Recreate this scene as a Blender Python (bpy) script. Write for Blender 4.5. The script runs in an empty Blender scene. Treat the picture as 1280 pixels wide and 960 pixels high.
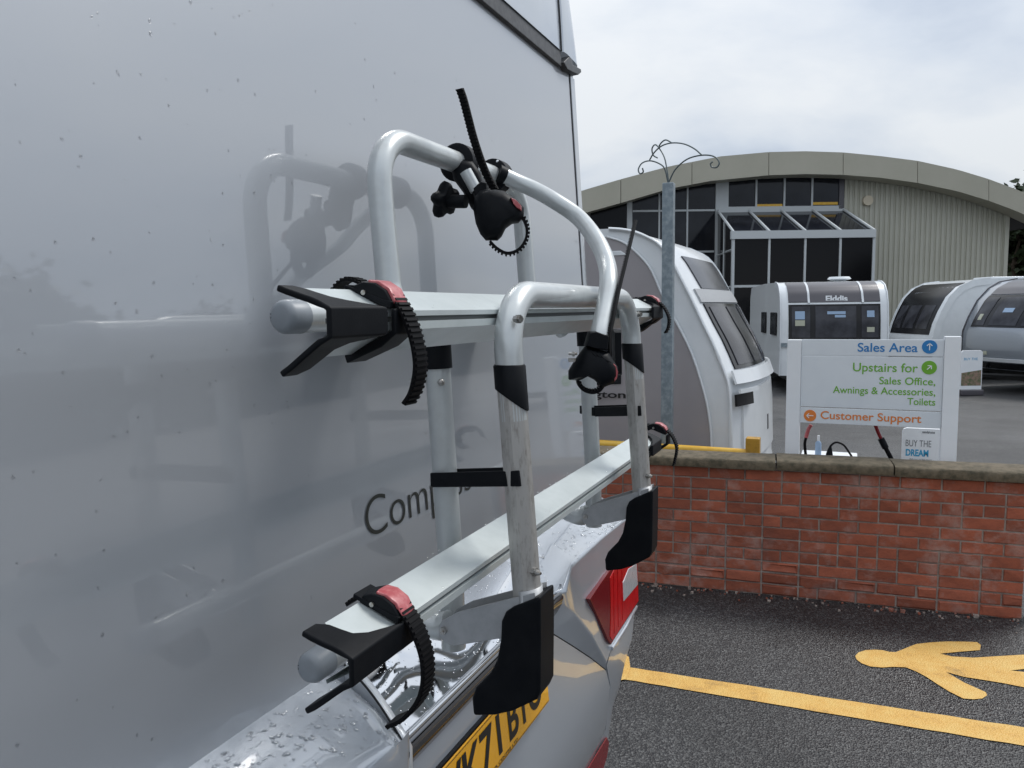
import bpy, bmesh, math, random
from mathutils import Vector as V, noise as NZ
random.seed(7)
SC = bpy.context.scene
COL = SC.collection
rad = math.radians
# ------------------------------------------------------------ camera
CZ = 1.85
yaw, pit, rol = rad(23.6), rad(5.5), rad(0.7)
fw = V((-math.sin(yaw)*math.cos(pit), math.cos(yaw)*math.cos(pit), -math.sin(pit)))
r0 = V((math.cos(yaw), math.sin(yaw), 0))
u0 = r0.cross(fw)
RR = r0*math.cos(rol) - u0*math.sin(rol)
UU = u0*math.cos(rol) + r0*math.sin(rol)
cd = bpy.data.cameras.new('camera'); cam = bpy.data.objects.new('camera', cd); COL.objects.link(cam)
cd.sensor_width = 36; cd.lens = 27; cd.clip_start = 0.02; cd.clip_end = 3000
from mathutils import Matrix
m3 = Matrix((RR, UU, -fw)).transposed()
cam.matrix_world = Matrix.Translation((0, 0, CZ)) @ m3.to_4x4()
SC.camera = cam
CAM = V((0, 0, CZ))
def ray(x, y):
    return fw + RR*((x-640)/960.) + UU*((480-y)/960.)
def at(x, y, X=None, Y=None, Z=None, D=None, H=None):
    """point of the place seen in the photo at pixel x,y, on the plane X=, Y=, Z= or at horizontal distance H"""
    d = ray(x, y)
    if X is not None: t = X/d.x
    elif Y is not None: t = Y/d.y
    elif Z is not None: t = (Z-CZ)/d.z
    elif H is not None: t = H/(-math.sin(yaw)*d.x+math.cos(yaw)*d.y)
    else: t = D
    return CAM + d*t
def atpl(x, y, O, n):
    d = ray(x, y); t = (O-CAM).dot(n)/d.dot(n)
    return CAM + d*t
# ------------------------------------------------------------ world, sun, exposure
W = bpy.data.worlds.new('World'); SC.world = W; W.use_nodes = True
SKZ = 5.3
nt = W.node_tree; nt.nodes.clear()
N = nt.nodes.new; L = nt.links.new
SUN_EL, SUN_AZ = rad(52), rad(35)      # azimuth from +Y towards +X
out = N('ShaderNodeOutputWorld'); bg = N('ShaderNodeBackground'); bg.inputs[1].default_value = 0.1
sky = N('ShaderNodeTexSky'); sky.sky_type = 'NISHITA'; sky.sun_disc = False
sky.sun_elevation = SUN_EL; sky.sun_rotation = SUN_AZ
tc = N('ShaderNodeTexCoord'); sep = N('ShaderNodeSeparateXYZ'); L(tc.outputs['Generated'], sep.inputs[0])
def wm(op, a, b=None, c=None):
    n = N('ShaderNodeMath'); n.operation = op
    for i, q in enumerate((a, b, c)):
        if q is None: continue
        if isinstance(q, (int, float)): n.inputs[i].default_value = q
        else: L(q, n.inputs[i])
    return n.outputs[0]
zz = wm('MAXIMUM', sep.outputs[2], 0.0)
den = wm('ADD', zz, 0.22)
cb = N('ShaderNodeCombineXYZ'); L(wm('DIVIDE', sep.outputs[0], den), cb.inputs[0]); L(wm('DIVIDE', sep.outputs[1], den), cb.inputs[1])
cb.inputs[2].default_value = SKZ
n1 = N('ShaderNodeTexNoise'); n1.inputs['Scale'].default_value = 0.75; n1.inputs['Detail'].default_value = 7; n1.inputs['Roughness'].default_value = 0.52
n1.inputs['Distortion'].default_value = 0.35
L(cb.outputs[0], n1.inputs[0])
rp = N('ShaderNodeValToRGB'); e = rp.color_ramp.elements
e[0].position = 0.38; e[0].color = (0.40, 0.46, 0.56, 1); e[1].position = 0.60; e[1].color = (0.71, 0.735, 0.76, 1)
el = e.new(0.48); el.color = (0.56, 0.61, 0.68, 1)
L(n1.outputs[0], rp.inputs[0])
gain = wm('MULTIPLY_ADD', zz, 7.5, 7.3)   # an overcast sky is brighter overhead
mul = N('ShaderNodeVectorMath'); mul.operation = 'SCALE'; L(rp.outputs[0], mul.inputs[0]); L(gain, mul.inputs['Scale'])
mx = N('ShaderNodeMix'); mx.data_type = 'RGBA'; mx.inputs[0].default_value = 0.93
L(sky.outputs[0], mx.inputs[6]); L(mul.outputs[0], mx.inputs[7])
L(mx.outputs[2], bg.inputs[0]); L(bg.outputs[0], out.inputs[0])
sd = bpy.data.lights.new('sun', 'SUN'); so = bpy.data.objects.new('sun', sd); COL.objects.link(so)
sd.energy = 1.5; sd.angle = rad(18); sd.color = (1, 0.97, 0.93)
sdir = V((math.sin(SUN_AZ)*math.cos(SUN_EL), math.cos(SUN_AZ)*math.cos(SUN_EL), math.sin(SUN_EL)))
so.rotation_euler = sdir.to_track_quat('Z', 'Y').to_euler(); so.location = sdir*60
SC.view_settings.view_transform = 'Standard'; SC.view_settings.look = 'None'; SC.view_settings.exposure = 0.40
# ------------------------------------------------------------ materials
def mat(name, col, rough=0.5, metal=0.0, coat=0.0, noise=None, bump=None, spec=None, trans=0.0, ior=None, alpha=None, randv=0.0):
    """noise=(scale, colour2, lo, hi, detail); bump=(scale, strength, distance)"""
    m = bpy.data.materials.new(name); m.use_nodes = True
    t = m.node_tree; b = t.nodes['Principled BSDF']
    b.inputs['Base Color'].default_value = (*col, 1); b.inputs['Roughness'].default_value = rough
    b.inputs['Metallic'].default_value = metal; b.inputs['Coat Weight'].default_value = coat
    b.inputs['Coat Roughness'].default_value = 0.03
    if 'silver' in name: b.inputs['Coat IOR'].default_value = 1.78
    if spec is not None: b.inputs['Specular IOR Level'].default_value = spec
    if trans: b.inputs['Transmission Weight'].default_value = trans
    if ior: b.inputs['IOR'].default_value = ior
    if alpha is not None: b.inputs['Alpha'].default_value = alpha
    co = t.nodes.new('ShaderNodeTexCoord').outputs['Object']
    m['co'] = 1
    last = None
    if noise:
        n = t.nodes.new('ShaderNodeTexNoise'); n.inputs['Scale'].default_value = noise[0]; n.inputs['Detail'].default_value = noise[4] if len(noise) > 4 else 6
        n.inputs['Roughness'].default_value = 0.6
        t.links.new(co, n.inputs['Vector'])
        r = t.nodes.new('ShaderNodeValToRGB'); r.color_ramp.elements[0].position = noise[2]; r.color_ramp.elements[1].position = noise[3]
        r.color_ramp.elements[0].color = (*col, 1); r.color_ramp.elements[1].color = (*noise[1], 1)
        t.links.new(n.outputs[0], r.inputs[0]); last = r.outputs[0]
    if randv:
        oi = t.nodes.new('ShaderNodeObjectInfo'); hs = t.nodes.new('ShaderNodeHueSaturation')
        mr = t.nodes.new('ShaderNodeMapRange'); mr.inputs['To Min'].default_value = 1-randv; mr.inputs['To Max'].default_value = 1+randv
        t.links.new(oi.outputs['Random'], mr.inputs[0]); t.links.new(mr.outputs[0], hs.inputs['Value'])
        if last: t.links.new(last, hs.inputs['Color'])
        else: hs.inputs['Color'].default_value = (*col, 1)
        last = hs.outputs[0]
    if last: t.links.new(last, b.inputs['Base Color'])
    if bump:
        n = t.nodes.new('ShaderNodeTexNoise'); n.inputs['Scale'].default_value = bump[0]; n.inputs['Detail'].default_value = 5
        t.links.new(co, n.inputs['Vector'])
        bp = t.nodes.new('ShaderNodeBump'); bp.inputs['Strength'].default_value = bump[1]; bp.inputs['Distance'].default_value = bump[2]
        t.links.new(n.outputs[0], bp.inputs['Height']); t.links.new(bp.outputs[0], b.inputs['Normal'])
    return m
M = {}
M['silver'] = mat('silver_grey_paint', (.415, .437, .468), .45, .45, 1.0, bump=(2.2, .010, .004))
M['silver_lt'] = mat('light_silver_paint', (.44, .47, .50), .32, .5, 1.0)
M['bumper'] = mat('bumper_silver_paint', (.52, .56, .61), .30, .4, 1.0, bump=(6, .03, .003))
M['strip'] = mat('dark_roof_strip', (.045, .047, .05), .45, noise=(60, (.09, .09, .09), .4, .7))
M['seam'] = mat('dark_seam', (.01, .01, .012), .6)
M['chrome'] = mat('chrome', (.72, .74, .77), .05, 1.0, bump=(9, .03, .004))
M['satin'] = mat('chrome_sky_reflection', (.80, .82, .84), .34, .6)  # whitened chrome, its paleness in place of a sky reflection
M['chrome_refl'] = mat('chrome_ground_reflection', (.22, .22, .23), .12, 1.0)  # dark base colour stands in for ground reflected in chrome
M['alu'] = mat('anodised_aluminium', (.60, .65, .65), .36, .4, noise=(25, (.54, .59, .59), .4, .7), bump=(300, .05, .0004))
M['alu_edge'] = mat('aluminium_groove', (.10, .11, .11), .5, .3)
M['tube'] = mat('silver_painted_tube', (.56, .59, .59), .33, .35, .3, noise=(30, (.50, .52, .52), .45, .75, 8), bump=(160, .06, .0006))
M['capgrey'] = mat('grey_end_cap', (.24, .265, .29), .42, noise=(40, (.22, .24, .26), .4, .7), bump=(90, .3, .0008))
M['black'] = mat('black_plastic', (.0035, .0045, .0065), .5, noise=(30, (.007, .008, .010), .4, .7), bump=(500, .25, .0004), spec=.14)
M['strap'] = mat('black_rubber_strap', (.0035, .0035, .0045), .6, spec=.15)
M['red'] = mat('faded_red_plastic', (.42, .075, .085), .35, noise=(120, (.55, .19, .19), .45, .75), coat=.3)
M['steel'] = mat('bolt_steel', (.45, .44, .42), .3, .9, noise=(200, (.25, .2, .15), .5, .7))
M['decal'] = mat('dark_olive_lettering', (.022, .024, .02), .4)
M['plate'] = mat('yellow_plate', (.80, .38, .005), .25, coat=.6)
M['ink'] = mat('black_ink', (.008, .008, .008), .4)
M['redlens'] = mat('red_lens', (.42, .003, .005), .12, noise=(30, (.55, .006, .008), .3, .6), spec=.35)
M['darkred'] = mat('dark_red_lens', (.16, .004, .007), .12, spec=.35)
M['clearlens'] = mat('clear_lens', (.85, .87, .89), .1, .3, coat=1.0, bump=(60, .4, .003))
M['drop'] = mat('water_drop', (1, 1, 1), .0, trans=1.0, ior=1.33)
M['bracket'] = mat('bracket_plate', (.42, .43, .44), .42, .4, noise=(50, (.36, .37, .38), .4, .7))
M['white'] = mat('white_gelcoat', (.74, .77, .79), .28, coat=.4, noise=(3, (.66, .69, .71), .45, .75))
M['cside'] = mat('grey_caravan_side', (.31, .29, .30), .35, coat=.4, noise=(1.5, (.34, .32, .33), .4, .7))
M['cside2'] = mat('pale_caravan_side', (.58, .60, .60), .35, coat=.3)
M['csilver'] = mat('silver_caravan_paint', (.30, .33, .37), .28, .3, coat=.7)
M['cdark'] = mat('dark_grey_caravan_panel', (.075, .07, .08), .3, coat=.2)
M['cblack'] = mat('black_caravan_panel', (.012, .012, .014), .22, spec=.3)
M['glass'] = mat('dark_window', (.012, .013, .016), .12, spec=.25)
M['glassg'] = mat('grey_window', (.065, .067, .078), .16, spec=.22, noise=(2.2, (.018, .018, .022), .4, .7))
M['bglass'] = mat('building_glass', (.018, .02, .026), .08, spec=.35, noise=(.8, (.006, .007, .010), .4, .65))
M['porchglass'] = mat('porch_glass', (.006, .006, .007), .1, spec=.2)
M['frame'] = mat('white_window_frame', (.50, .53, .54), .45)
M['clad'] = mat('beige_grey_cladding', (.47, .465, .39), .55, noise=(.5, (.52, .515, .44), .4, .7, 8))
M['fascia'] = mat('khaki_fascia', (.40, .385, .31), .55, noise=(.7, (.44, .42, .345), .4, .7, 8))
M['soffit'] = mat('dark_soffit', (.03, .03, .03), .7)
M['signw'] = mat('sign_white', (.74, .78, .81), .35, noise=(4, (.68, .72, .76), .4, .75), coat=.1)
M['signp'] = mat('sign_post_white', (.84, .86, .88), .4, noise=(5, (.78, .81, .83), .4, .75))
M['blue'] = mat('sign_blue', (.02, .20, .50), .4)
M['green'] = mat('sign_green', (.16, .42, .03), .4)
M['orange'] = mat('sign_orange', (.75, .22, .04), .4)
M['cyan'] = mat('board_cyan', (.03, .36, .62), .4)
M['greytxt'] = mat('board_grey_text', (.12, .13, .14), .4)
M['galv'] = mat('galvanised_steel', (.20, .245, .275), .45, .4, noise=(22, (.33, .38, .41), .42, .68, 8), bump=(40, .1, .002))
M['wire'] = mat('weathered_wire', (.10, .125, .13), .5, .3)
M['yellow'] = mat('yellow_barrier_paint', (.68, .38, .03), .4, noise=(9, (.78, .50, .08), .4, .7))
M['yellowd'] = mat('ochre_post_paint', (.48, .26, .03), .5, noise=(20, (.25, .15, .03), .5, .75))
M['brick'] = mat('red_brick', (.34, .095, .050), .85, noise=(9, (.24, .068, .038), .4, .68, 8), bump=(70, .6, .004), randv=.22)
M['mortar'] = mat('grey_mortar', (.24, .185, .16), .95, noise=(12, (.38, .32, .28), .42, .66, 9), bump=(90, .7, .006))
M['coping'] = mat('mossy_coping_stone', (.15, .12, .08), .9, noise=(23, (.07, .06, .038), .42, .66, 9), bump=(60, .8, .006))
M['tyre'] = mat('tyre_rubber', (.012, .012, .012), .8)
M['trunk'] = mat('bark', (.06, .045, .03), .9, bump=(20, .6, .02))
M['leaf'] = mat('tree_leaves', (.045, .07, .018), .6, noise=(.6, (.085, .10, .03), .38, .66), randv=.2)
M['leafd'] = mat('dark_tree_leaves', (.02, .034, .012), .6, noise=(.6, (.045, .06, .022), .38, .66), randv=.2)
M['orangelens'] = mat('orange_lens', (.8, .2, .02), .3)
M['sticker'] = mat('pale_blue_sticker', (.30, .42, .58), .4)
M['sticker2'] = mat('pale_cream_sticker', (.45, .46, .36), .4)
M['photo'] = mat('printed_photo', (.30, .20, .15), .4, noise=(14, (.10, .13, .06), .42, .58), coat=.2)
M['alarm'] = mat('cream_alarm_box', (.62, .55, .42), .5)

def N_(t, ty): return t.nodes.new(ty)
# brick gets white bloom and dark grime by place on the wall (world position)
def stain(m, c2, scale, lo, hi, fac):
    t = m.node_tree; b = t.nodes['Principled BSDF']
    g = N_(t, 'ShaderNodeNewGeometry'); n = N_(t, 'ShaderNodeTexNoise'); n.inputs['Scale'].default_value = scale; n.inputs['Detail'].default_value = 9
    n.inputs['Roughness'].default_value = .7
    t.links.new(g.outputs['Position'], n.inputs['Vector'])
    r = N_(t, 'ShaderNodeMapRange'); r.inputs[1].default_value = lo; r.inputs[2].default_value = hi; r.inputs[4].default_value = fac
    t.links.new(n.outputs[0], r.inputs[0])
    mixn = N_(t, 'ShaderNodeMix'); mixn.data_type = 'RGBA'
    t.links.new(r.outputs[0], mixn.inputs[0]); mixn.inputs[7].default_value = (*c2, 1)
    src = b.inputs['Base Color'].links[0].from_socket if b.inputs['Base Color'].links else None
    if src: t.links.new(src, mixn.inputs[6])
    else: mixn.inputs[6].default_value = b.inputs['Base Color'].default_value
    t.links.new(mixn.outputs[2], b.inputs['Base Color'])
stain(M['brick'], (.44, .34, .30), 4.5, .51, .72, .62)
stain(M['brick'], (.14, .045, .03), 3.1, .54, .72, .5)
# dirty lower legs: vertical streaks
def dirty_leg():
    m = mat('scratched_weathered_aluminium', (.42, .41, .39), .42, .5)
    t = m.node_tree; b = t.nodes['Principled BSDF']
    c = N_(t, 'ShaderNodeTexCoord'); mp = N_(t, 'ShaderNodeMapping'); mp.inputs['Scale'].default_value = (150, 150, 40)
    t.links.new(c.outputs['Object'], mp.inputs[0]); n = N_(t, 'ShaderNodeTexNoise'); n.inputs['Scale'].default_value = 1; n.inputs['Detail'].default_value = 9
    n.inputs['Roughness'].default_value = .7
    t.links.new(mp.outputs[0], n.inputs[0]); r = N_(t, 'ShaderNodeValToRGB')
    r.color_ramp.elements[0].position = .30; r.color_ramp.elements[0].color = (.28, .255, .23, 1)
    r.color_ramp.elements[1].position = .50; r.color_ramp.elements[1].color = (.47, .455, .43, 1)
    t.links.new(n.outputs[0], r.inputs[0]); t.links.new(r.outputs[0], b.inputs['Base Color'])
    bp = N_(t, 'ShaderNodeBump'); bp.inputs['Strength'].default_value = .25; bp.inputs['Distance'].default_value = .001
    t.links.new(n.outputs[0], bp.inputs['Height']); t.links.new(bp.outputs[0], b.inputs['Normal'])
    return m
M['leg'] = dirty_leg()
def asphalt():
    m = bpy.data.materials.new('wet_asphalt'); m.use_nodes = True; t = m.node_tree; b = t.nodes['Principled BSDF']
    g = N_(t, 'ShaderNodeNewGeometry')
    v = N_(t, 'ShaderNodeTexVoronoi'); v.inputs['Scale'].default_value = 120; t.links.new(g.outputs['Position'], v.inputs['Vector'])
    r = N_(t, 'ShaderNodeValToRGB'); E_ = r.color_ramp.elements
    E_[0].position = .0; E_[0].color = (.012, .012, .014, 1); E_[1].position = 1; E_[1].color = (.115, .115, .112, 1)
    a = E_.new(.45); a.color = (.026, .026, .027, 1); a = E_.new(.75); a.color = (.048, .048, .048, 1)
    sp = N_(t, 'ShaderNodeSeparateColor'); t.links.new(v.outputs['Color'], sp.inputs[0]); t.links.new(sp.outputs[0], r.inputs[0])
    n = N_(t, 'ShaderNodeTexNoise'); n.inputs['Scale'].default_value = .9; n.inputs['Detail'].default_value = 8; t.links.new(g.outputs['Position'], n.inputs['Vector'])
    mr = N_(t, 'ShaderNodeMapRange'); mr.inputs[1].default_value = .35; mr.inputs[2].default_value = .65; mr.inputs[3].default_value = .68; mr.inputs[4].default_value = 1.3
    t.links.new(n.outputs[0], mr.inputs[0])
    vm = N_(t, 'ShaderNodeVectorMath'); vm.operation = 'SCALE'; t.links.new(r.outputs[0], vm.inputs[0]); t.links.new(mr.outputs[0], vm.inputs['Scale'])
    t.links.new(vm.outputs[0], b.inputs['Base Color'])
    n2 = N_(t, 'ShaderNodeTexNoise'); n2.inputs['Scale'].default_value = .35; n2.inputs['Detail'].default_value = 5; t.links.new(g.outputs['Position'], n2.inputs['Vector'])
    r2 = N_(t, 'ShaderNodeMapRange'); r2.inputs[1].default_value = .42; r2.inputs[2].default_value = .62; r2.inputs[3].default_value = .6; r2.inputs[4].default_value = .3
    t.links.new(n2.outputs[0], r2.inputs[0]); t.links.new(r2.outputs[0], b.inputs['Roughness'])
    bp = N_(t, 'ShaderNodeBump'); bp.inputs['Strength'].default_value = .8; bp.inputs['Distance'].default_value = .006
    t.links.new(v.outputs['Distance'], bp.inputs['Height']); t.links.new(bp.outputs[0], b.inputs['Normal'])
    return m
M['asphalt'] = asphalt()
def road_paint():
    m = mat('worn_yellow_road_paint', (.62, .38, .09), .6); t = m.node_tree; b = t.nodes['Principled BSDF']
    g = N_(t, 'ShaderNodeNewGeometry')
    v = N_(t, 'ShaderNodeTexVoronoi'); v.inputs['Scale'].default_value = 120; t.links.new(g.outputs['Position'], v.inputs['Vector'])
    n = N_(t, 'ShaderNodeTexNoise'); n.inputs['Scale'].default_value = 5; n.inputs['Detail'].default_value = 9; n.inputs['Roughness'].default_value = .75
    t.links.new(g.outputs['Position'], n.inputs['Vector'])
    r = N_(t, 'ShaderNodeValToRGB'); E_ = r.color_ramp.elements
    E_[0].position = .30; E_[0].color = (.36, .22, .07, 1); E_[1].position = .62; E_[1].color = (.70, .46, .14, 1)
    a = E_.new(.45); a.color = (.66, .38, .09, 1)
    t.links.new(n.outputs[0], r.inputs[0]); t.links.new(r.outputs[0], b.inputs['Base Color'])
    bp = N_(t, 'ShaderNodeBump'); bp.inputs['Strength'].default_value = .7; bp.inputs['Distance'].default_value = .005
    t.links.new(v.outputs['Distance'], bp.inputs['Height']); t.links.new(bp.outputs[0], b.inputs['Normal'])
    return m
M['paint'] = road_paint()
# ------------------------------------------------------------ builders
WL = {}
def link(name, me, parent=None, loc=None):
    o = bpy.data.objects.new(name, me); COL.objects.link(o)
    c = V(loc) if loc is not None else V((0, 0, 0))
    WL[o] = c
    if parent is not None:
        o.parent = parent; o.location = c - WL[parent]
    else: o.location = c
    return o
def thing(name, label, cat, loc, group=None):
    o = link(name, None, None, loc); o['label'] = label; o['category'] = cat
    if group: o['group'] = group
    return o
class MB:
    def __init__(s): s.v = []; s.f = []; s.mi = []
    def add(s, vs, fs, mi=0):
        n = len(s.v); s.v += [V(q) for q in vs]; s.f += [tuple(i+n for i in q) for q in fs]; s.mi += [mi]*len(fs); return s
    def box(s, c, ax, ay, az, mi=0):
        """centre and three half-extent vectors"""
        c, ax, ay, az = V(c), V(ax), V(ay), V(az)
        vs = [c+ax*i+ay*j+az*k for i in (-1, 1) for j in (-1, 1) for k in (-1, 1)]
        fs = [(0, 1, 3, 2), (4, 6, 7, 5), (0, 4, 5, 1), (2, 3, 7, 6), (0, 2, 6, 4), (1, 5, 7, 3)]
        return s.add(vs, fs, mi)
    def aabb(s, a, b, mi=0):
        a, b = V(a), V(b); c = (a+b)/2; h = (b-a)/2
        return s.box(c, (h.x, 0, 0), (0, h.y, 0), (0, 0, h.z), mi)
    def prism(s, poly, ext, mi=0):
        n = len(poly); ext = V(ext); p = [V(q) for q in poly]
        vs = p + [q+ext for q in p]
        fs = [tuple(range(n-1, -1, -1)), tuple(range(n, 2*n))] + [(i, (i+1) % n, n+(i+1) % n, n+i) for i in range(n)]
        return s.add(vs, fs, mi)
    def puff(s, poly, ext, mi=0, k=.8):
        """an extruded outline whose two faces are drawn in, so that it reads rounded"""
        p = [V(q) for q in poly]; ext = V(ext); n = len(p); c = sum(p, V())/n
        lay = []
        for (t, q) in ((0, k), (.08, .5*(1+k)), (.28, 1), (.72, 1), (.92, .5*(1+k)), (1, k)):
            lay.append([c+(a-c)*q+ext*t for a in p])
        vs = [a for l_ in lay for a in l_]; fs = []
        for j in range(len(lay)-1):
            for i in range(n):
                fs.append((j*n+i, j*n+(i+1) % n, (j+1)*n+(i+1) % n, (j+1)*n+i))
        fs.append(tuple(range(n-1, -1, -1))); b = (len(lay)-1)*n; fs.append(tuple(range(b, b+n)))
        return s.add(vs, fs, mi)
    def tube(s, pts, r, seg=16, cap=True, mi=0, flat=None, radii=None):
        pts = [V(p) for p in pts]; n = len(pts); T = []
        for i in range(n):
            a = pts[max(i-1, 0)]; b = pts[min(i+1, n-1)]; T.append((b-a).normalized())
        ref = V((0, 0, 1)) if abs(T[0].z) < .9 else V((1, 0, 0))
        u = T[0].cross(ref).normalized(); vs = []; fs = []
        for i in range(n):
            u = (u - T[i]*u.dot(T[i])).normalized(); w = T[i].cross(u)
            rr = radii[i] if radii else r
            for k in range(seg):
                a = 2*math.pi*k/seg; vs.append(pts[i]+(u*math.cos(a)+w*math.sin(a))*rr)
        for i in range(n-1):
            for k in range(seg):
                k2 = (k+1) % seg; fs.append((i*seg+k, i*seg+k2, (i+1)*seg+k2, (i+1)*seg+k))
        if cap: fs.append(tuple(range(seg-1, -1, -1))); fs.append(tuple(range((n-1)*seg, n*seg)))
        return s.add(vs, fs, mi)
    def ribbon(s, pts, wdir, w, th, teeth=False, mi=0, tstep=1):
        """strap along pts, width along wdir, thickness th; teeth raise every second cell of its outer face"""
        pts = [V(p) for p in pts]; n = len(pts); wd = V(wdir).normalized()
        nr = []
        for i in range(n):
            T = (pts[min(i+1, n-1)]-pts[max(i-1, 0)]).normalized(); nr.append(wd.cross(T).normalized())
        vs = []; fs = []
        for i in range(n):
            vs += [pts[i]-wd*w/2, pts[i]+wd*w/2, pts[i]+wd*w/2+nr[i]*th, pts[i]-wd*w/2+nr[i]*th]
        for i in range(n-1):
            a, b = i*4, i*4+4
            fs += [(a, a+1, b+1, b), (a+1, a+2, b+2, b+1), (a+2, a+3, b+3, b+2), (a+3, a, b, b+3)]
        fs += [(0, 3, 2, 1), ((n-1)*4, (n-1)*4+1, (n-1)*4+2, (n-1)*4+3)]
        s.add(vs, fs, mi)
        if teeth:
            for i in range(0, n-1, tstep*2):
                a = pts[i]; b = pts[min(i+tstep, n-1)]; q = nr[i]
                c = (a+b)/2+q*(th*1.25); s.box(c, wd*w*.46, (b-a)*.5, q*th*.45, mi)
        return s
    def sphere(s, c, r, sx=1, sy=1, sz=1, seg=14, ring=8, mi=0, half=False):
        c = V(c); vs = []; fs = []
        top = math.pi/2 if half else math.pi
        for j in range(ring+1):
            a = top*j/ring
            for k in range(seg):
                p = 2*math.pi*k/seg; vs.append(c+V((math.sin(a)*math.cos(p)*r*sx, math.sin(a)*math.sin(p)*r*sy, math.cos(a)*r*sz)))
        for j in range(ring):
            for k in range(seg):
                k2 = (k+1) % seg; fs.append((j*seg+k, (j+1)*seg+k, (j+1)*seg+k2, j*seg+k2))
        return s.add(vs, fs, mi)
    def build(s, name, m, parent=None, smooth=None, bevel=0, seg=2, kind=None, label=None, loc=None):
        c = V(loc) if loc is not None else ((sum(s.v, V())/len(s.v)) if s.v else V())
        me = bpy.data.meshes.new(name); me.from_pydata([tuple(q-c) for q in s.v], [], s.f)
        ms = m if isinstance(m, (list, tuple)) else [m]
        for q in ms: me.materials.append(M[q])
        if len(ms) > 1:
            for p, i in zip(me.polygons, s.mi): p.material_index = i
        bm = bmesh.new(); bm.from_mesh(me); bmesh.ops.remove_doubles(bm, verts=bm.verts, dist=1e-6)
        bmesh.ops.recalc_face_normals(bm, faces=bm.faces)
        if smooth:
            for f in bm.faces: f.smooth = True
            for e_ in bm.edges:
                if len(e_.link_faces) == 2 and e_.calc_face_angle(0) > rad(smooth): e_.smooth = False
        bm.to_mesh(me); bm.free()
        o = link(name, me, parent, c)
        if bevel:
            b = o.modifiers.new('bevel', 'BEVEL'); b.width = bevel; b.segments = seg; b.limit_method = 'ANGLE'; b.angle_limit = rad(35); b.harden_normals = False
            if not smooth:
                for p in me.polygons: p.use_smooth = True
                w = o.modifiers.new('wn', 'WEIGHTED_NORMAL')
        if kind: o['kind'] = kind
        if label: o['label'] = label
        return o
def smoothpath(pts, k=8):
    """Catmull-Rom through the points"""
    P = [V(p) for p in pts]; P = [P[0]*2-P[1]]+P+[P[-1]*2-P[-2]]; o = []
    for i in range(1, len(P)-2):
        for j in range(k):
            t = j/k; a, b, c, d = P[i-1], P[i], P[i+1], P[i+2]
            o.append(.5*((2*b)+(c-a)*t+(2*a-5*b+4*c-d)*t*t+(-a+3*b-3*c+d)*t**3))
    o.append(P[-2]); return o
def fillet(pts, r, k=8):
    """polyline with corners rounded to radius r (list or number)"""
    P = [V(p) for p in pts]; o = [P[0]]
    for i in range(1, len(P)-1):
        a = (P[i-1]-P[i]); b = (P[i+1]-P[i]); rr = r[i-1] if isinstance(r, (list, tuple)) else r
        an, bn = a.normalized(), b.normalized(); th = an.angle(bn)
        if th > math.pi-.01: o.append(P[i]); continue
        d = min(rr/math.tan(th/2), a.length*.49, b.length*.49); R_ = d*math.tan(th/2)
        p0 = P[i]+an*d; p1 = P[i]+bn*d; c = P[i]+(an+bn).normalized()*(R_/math.sin(th/2))
        for j in range(k+1):
            t = j/k; v0 = p0-c; v1 = p1-c; o.append(c+v0.normalized().slerp(v1.normalized(), t).normalized()*v0.length if v0.length > 1e-9 else p0)
    o.append(P[-1]); return o
def resample(pts, step):
    P = [V(p) for p in pts]; o = [P[0]]; acc = 0
    for a, b in zip(P, P[1:]):
        l = (b-a).length; d = step-acc
        while d <= l: o.append(a+(b-a)*(d/l)); d += step
        acc = (acc+l) % step
    return o
def text(name, s, m, parent, origin, ux, uy, h=None, width=None, height=None, align='LEFT', ext=.0008, bold=0, label=None):
    """lettering as a mesh: ux, uy unit vectors of reading and up directions; scaled so its box is width x height"""
    c = bpy.data.curves.new('txt', 'FONT'); c.body = s; c.size = 1; c.offset = bold; c.extrude = 0.0
    o = bpy.data.objects.new('txt', c); COL.objects.link(o)
    bpy.context.view_layer.update()
    me = bpy.data.meshes.new_from_object(o.evaluated_get(bpy.context.evaluated_depsgraph_get()))
    bpy.data.objects.remove(o)
    xs = [v.co.x for v in me.vertices]; ys = [v.co.y for v in me.vertices]
    x0, x1, y0, y1 = min(xs), max(xs), min(ys), max(ys)
    sy = (height/(y1-y0)) if height else h
    sx = width/(x1-x0) if width else sy
    ux, uy = V(ux), V(uy); n = ux.cross(uy)
    xo = x0 if align == 'LEFT' else (x1 if align == 'RIGHT' else (x0+x1)/2)
    org = V(origin)
    vs = [org+ux*((v.co.x-xo)*sx)+uy*((v.co.y-y0)*sy)+n*ext for v in me.vertices]
    mb = MB(); mb.add(vs, [tuple(p.vertices) for p in me.polygons])
    bpy.data.meshes.remove(me)
    return mb.build(name, m, parent, label=label)
# ------------------------------------------------------------ SETTING: ground
g = MB(); g.add([(-900, -900, 0), (900, -900, 0), (900, 900, 0), (-900, 900, 0)], [(0, 1, 2, 3)])
g.build('ground', 'asphalt', kind='structure', loc=(0, 0, 0))
Zp = .004
def pxground(pts): return [at(x, y, Z=Zp) for x, y in pts]
l = MB(); a = at(785, 834, Z=Zp); b = at(1280, 909, Z=Zp); c = at(1280, 932, Z=Zp); d = at(785, 850, Z=Zp)
k = 40; vs = []
for i in range(k+1):
    t = -.25+i/k*1.8
    p = a+(b-a)*t; q = d+(c-d)*t
    j = lambda: (NZ.noise((i*.9, random.random()*.4, 0)))*.006
    vs += [p+V((0, j(), 0)), q+V((0, j(), 0))]
l.add(vs, [(2*i, 2*i+1, 2*i+3, 2*i+2) for i in range(k)])
o = l.build('yellow_line_marking', 'paint', kind='structure')
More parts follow.
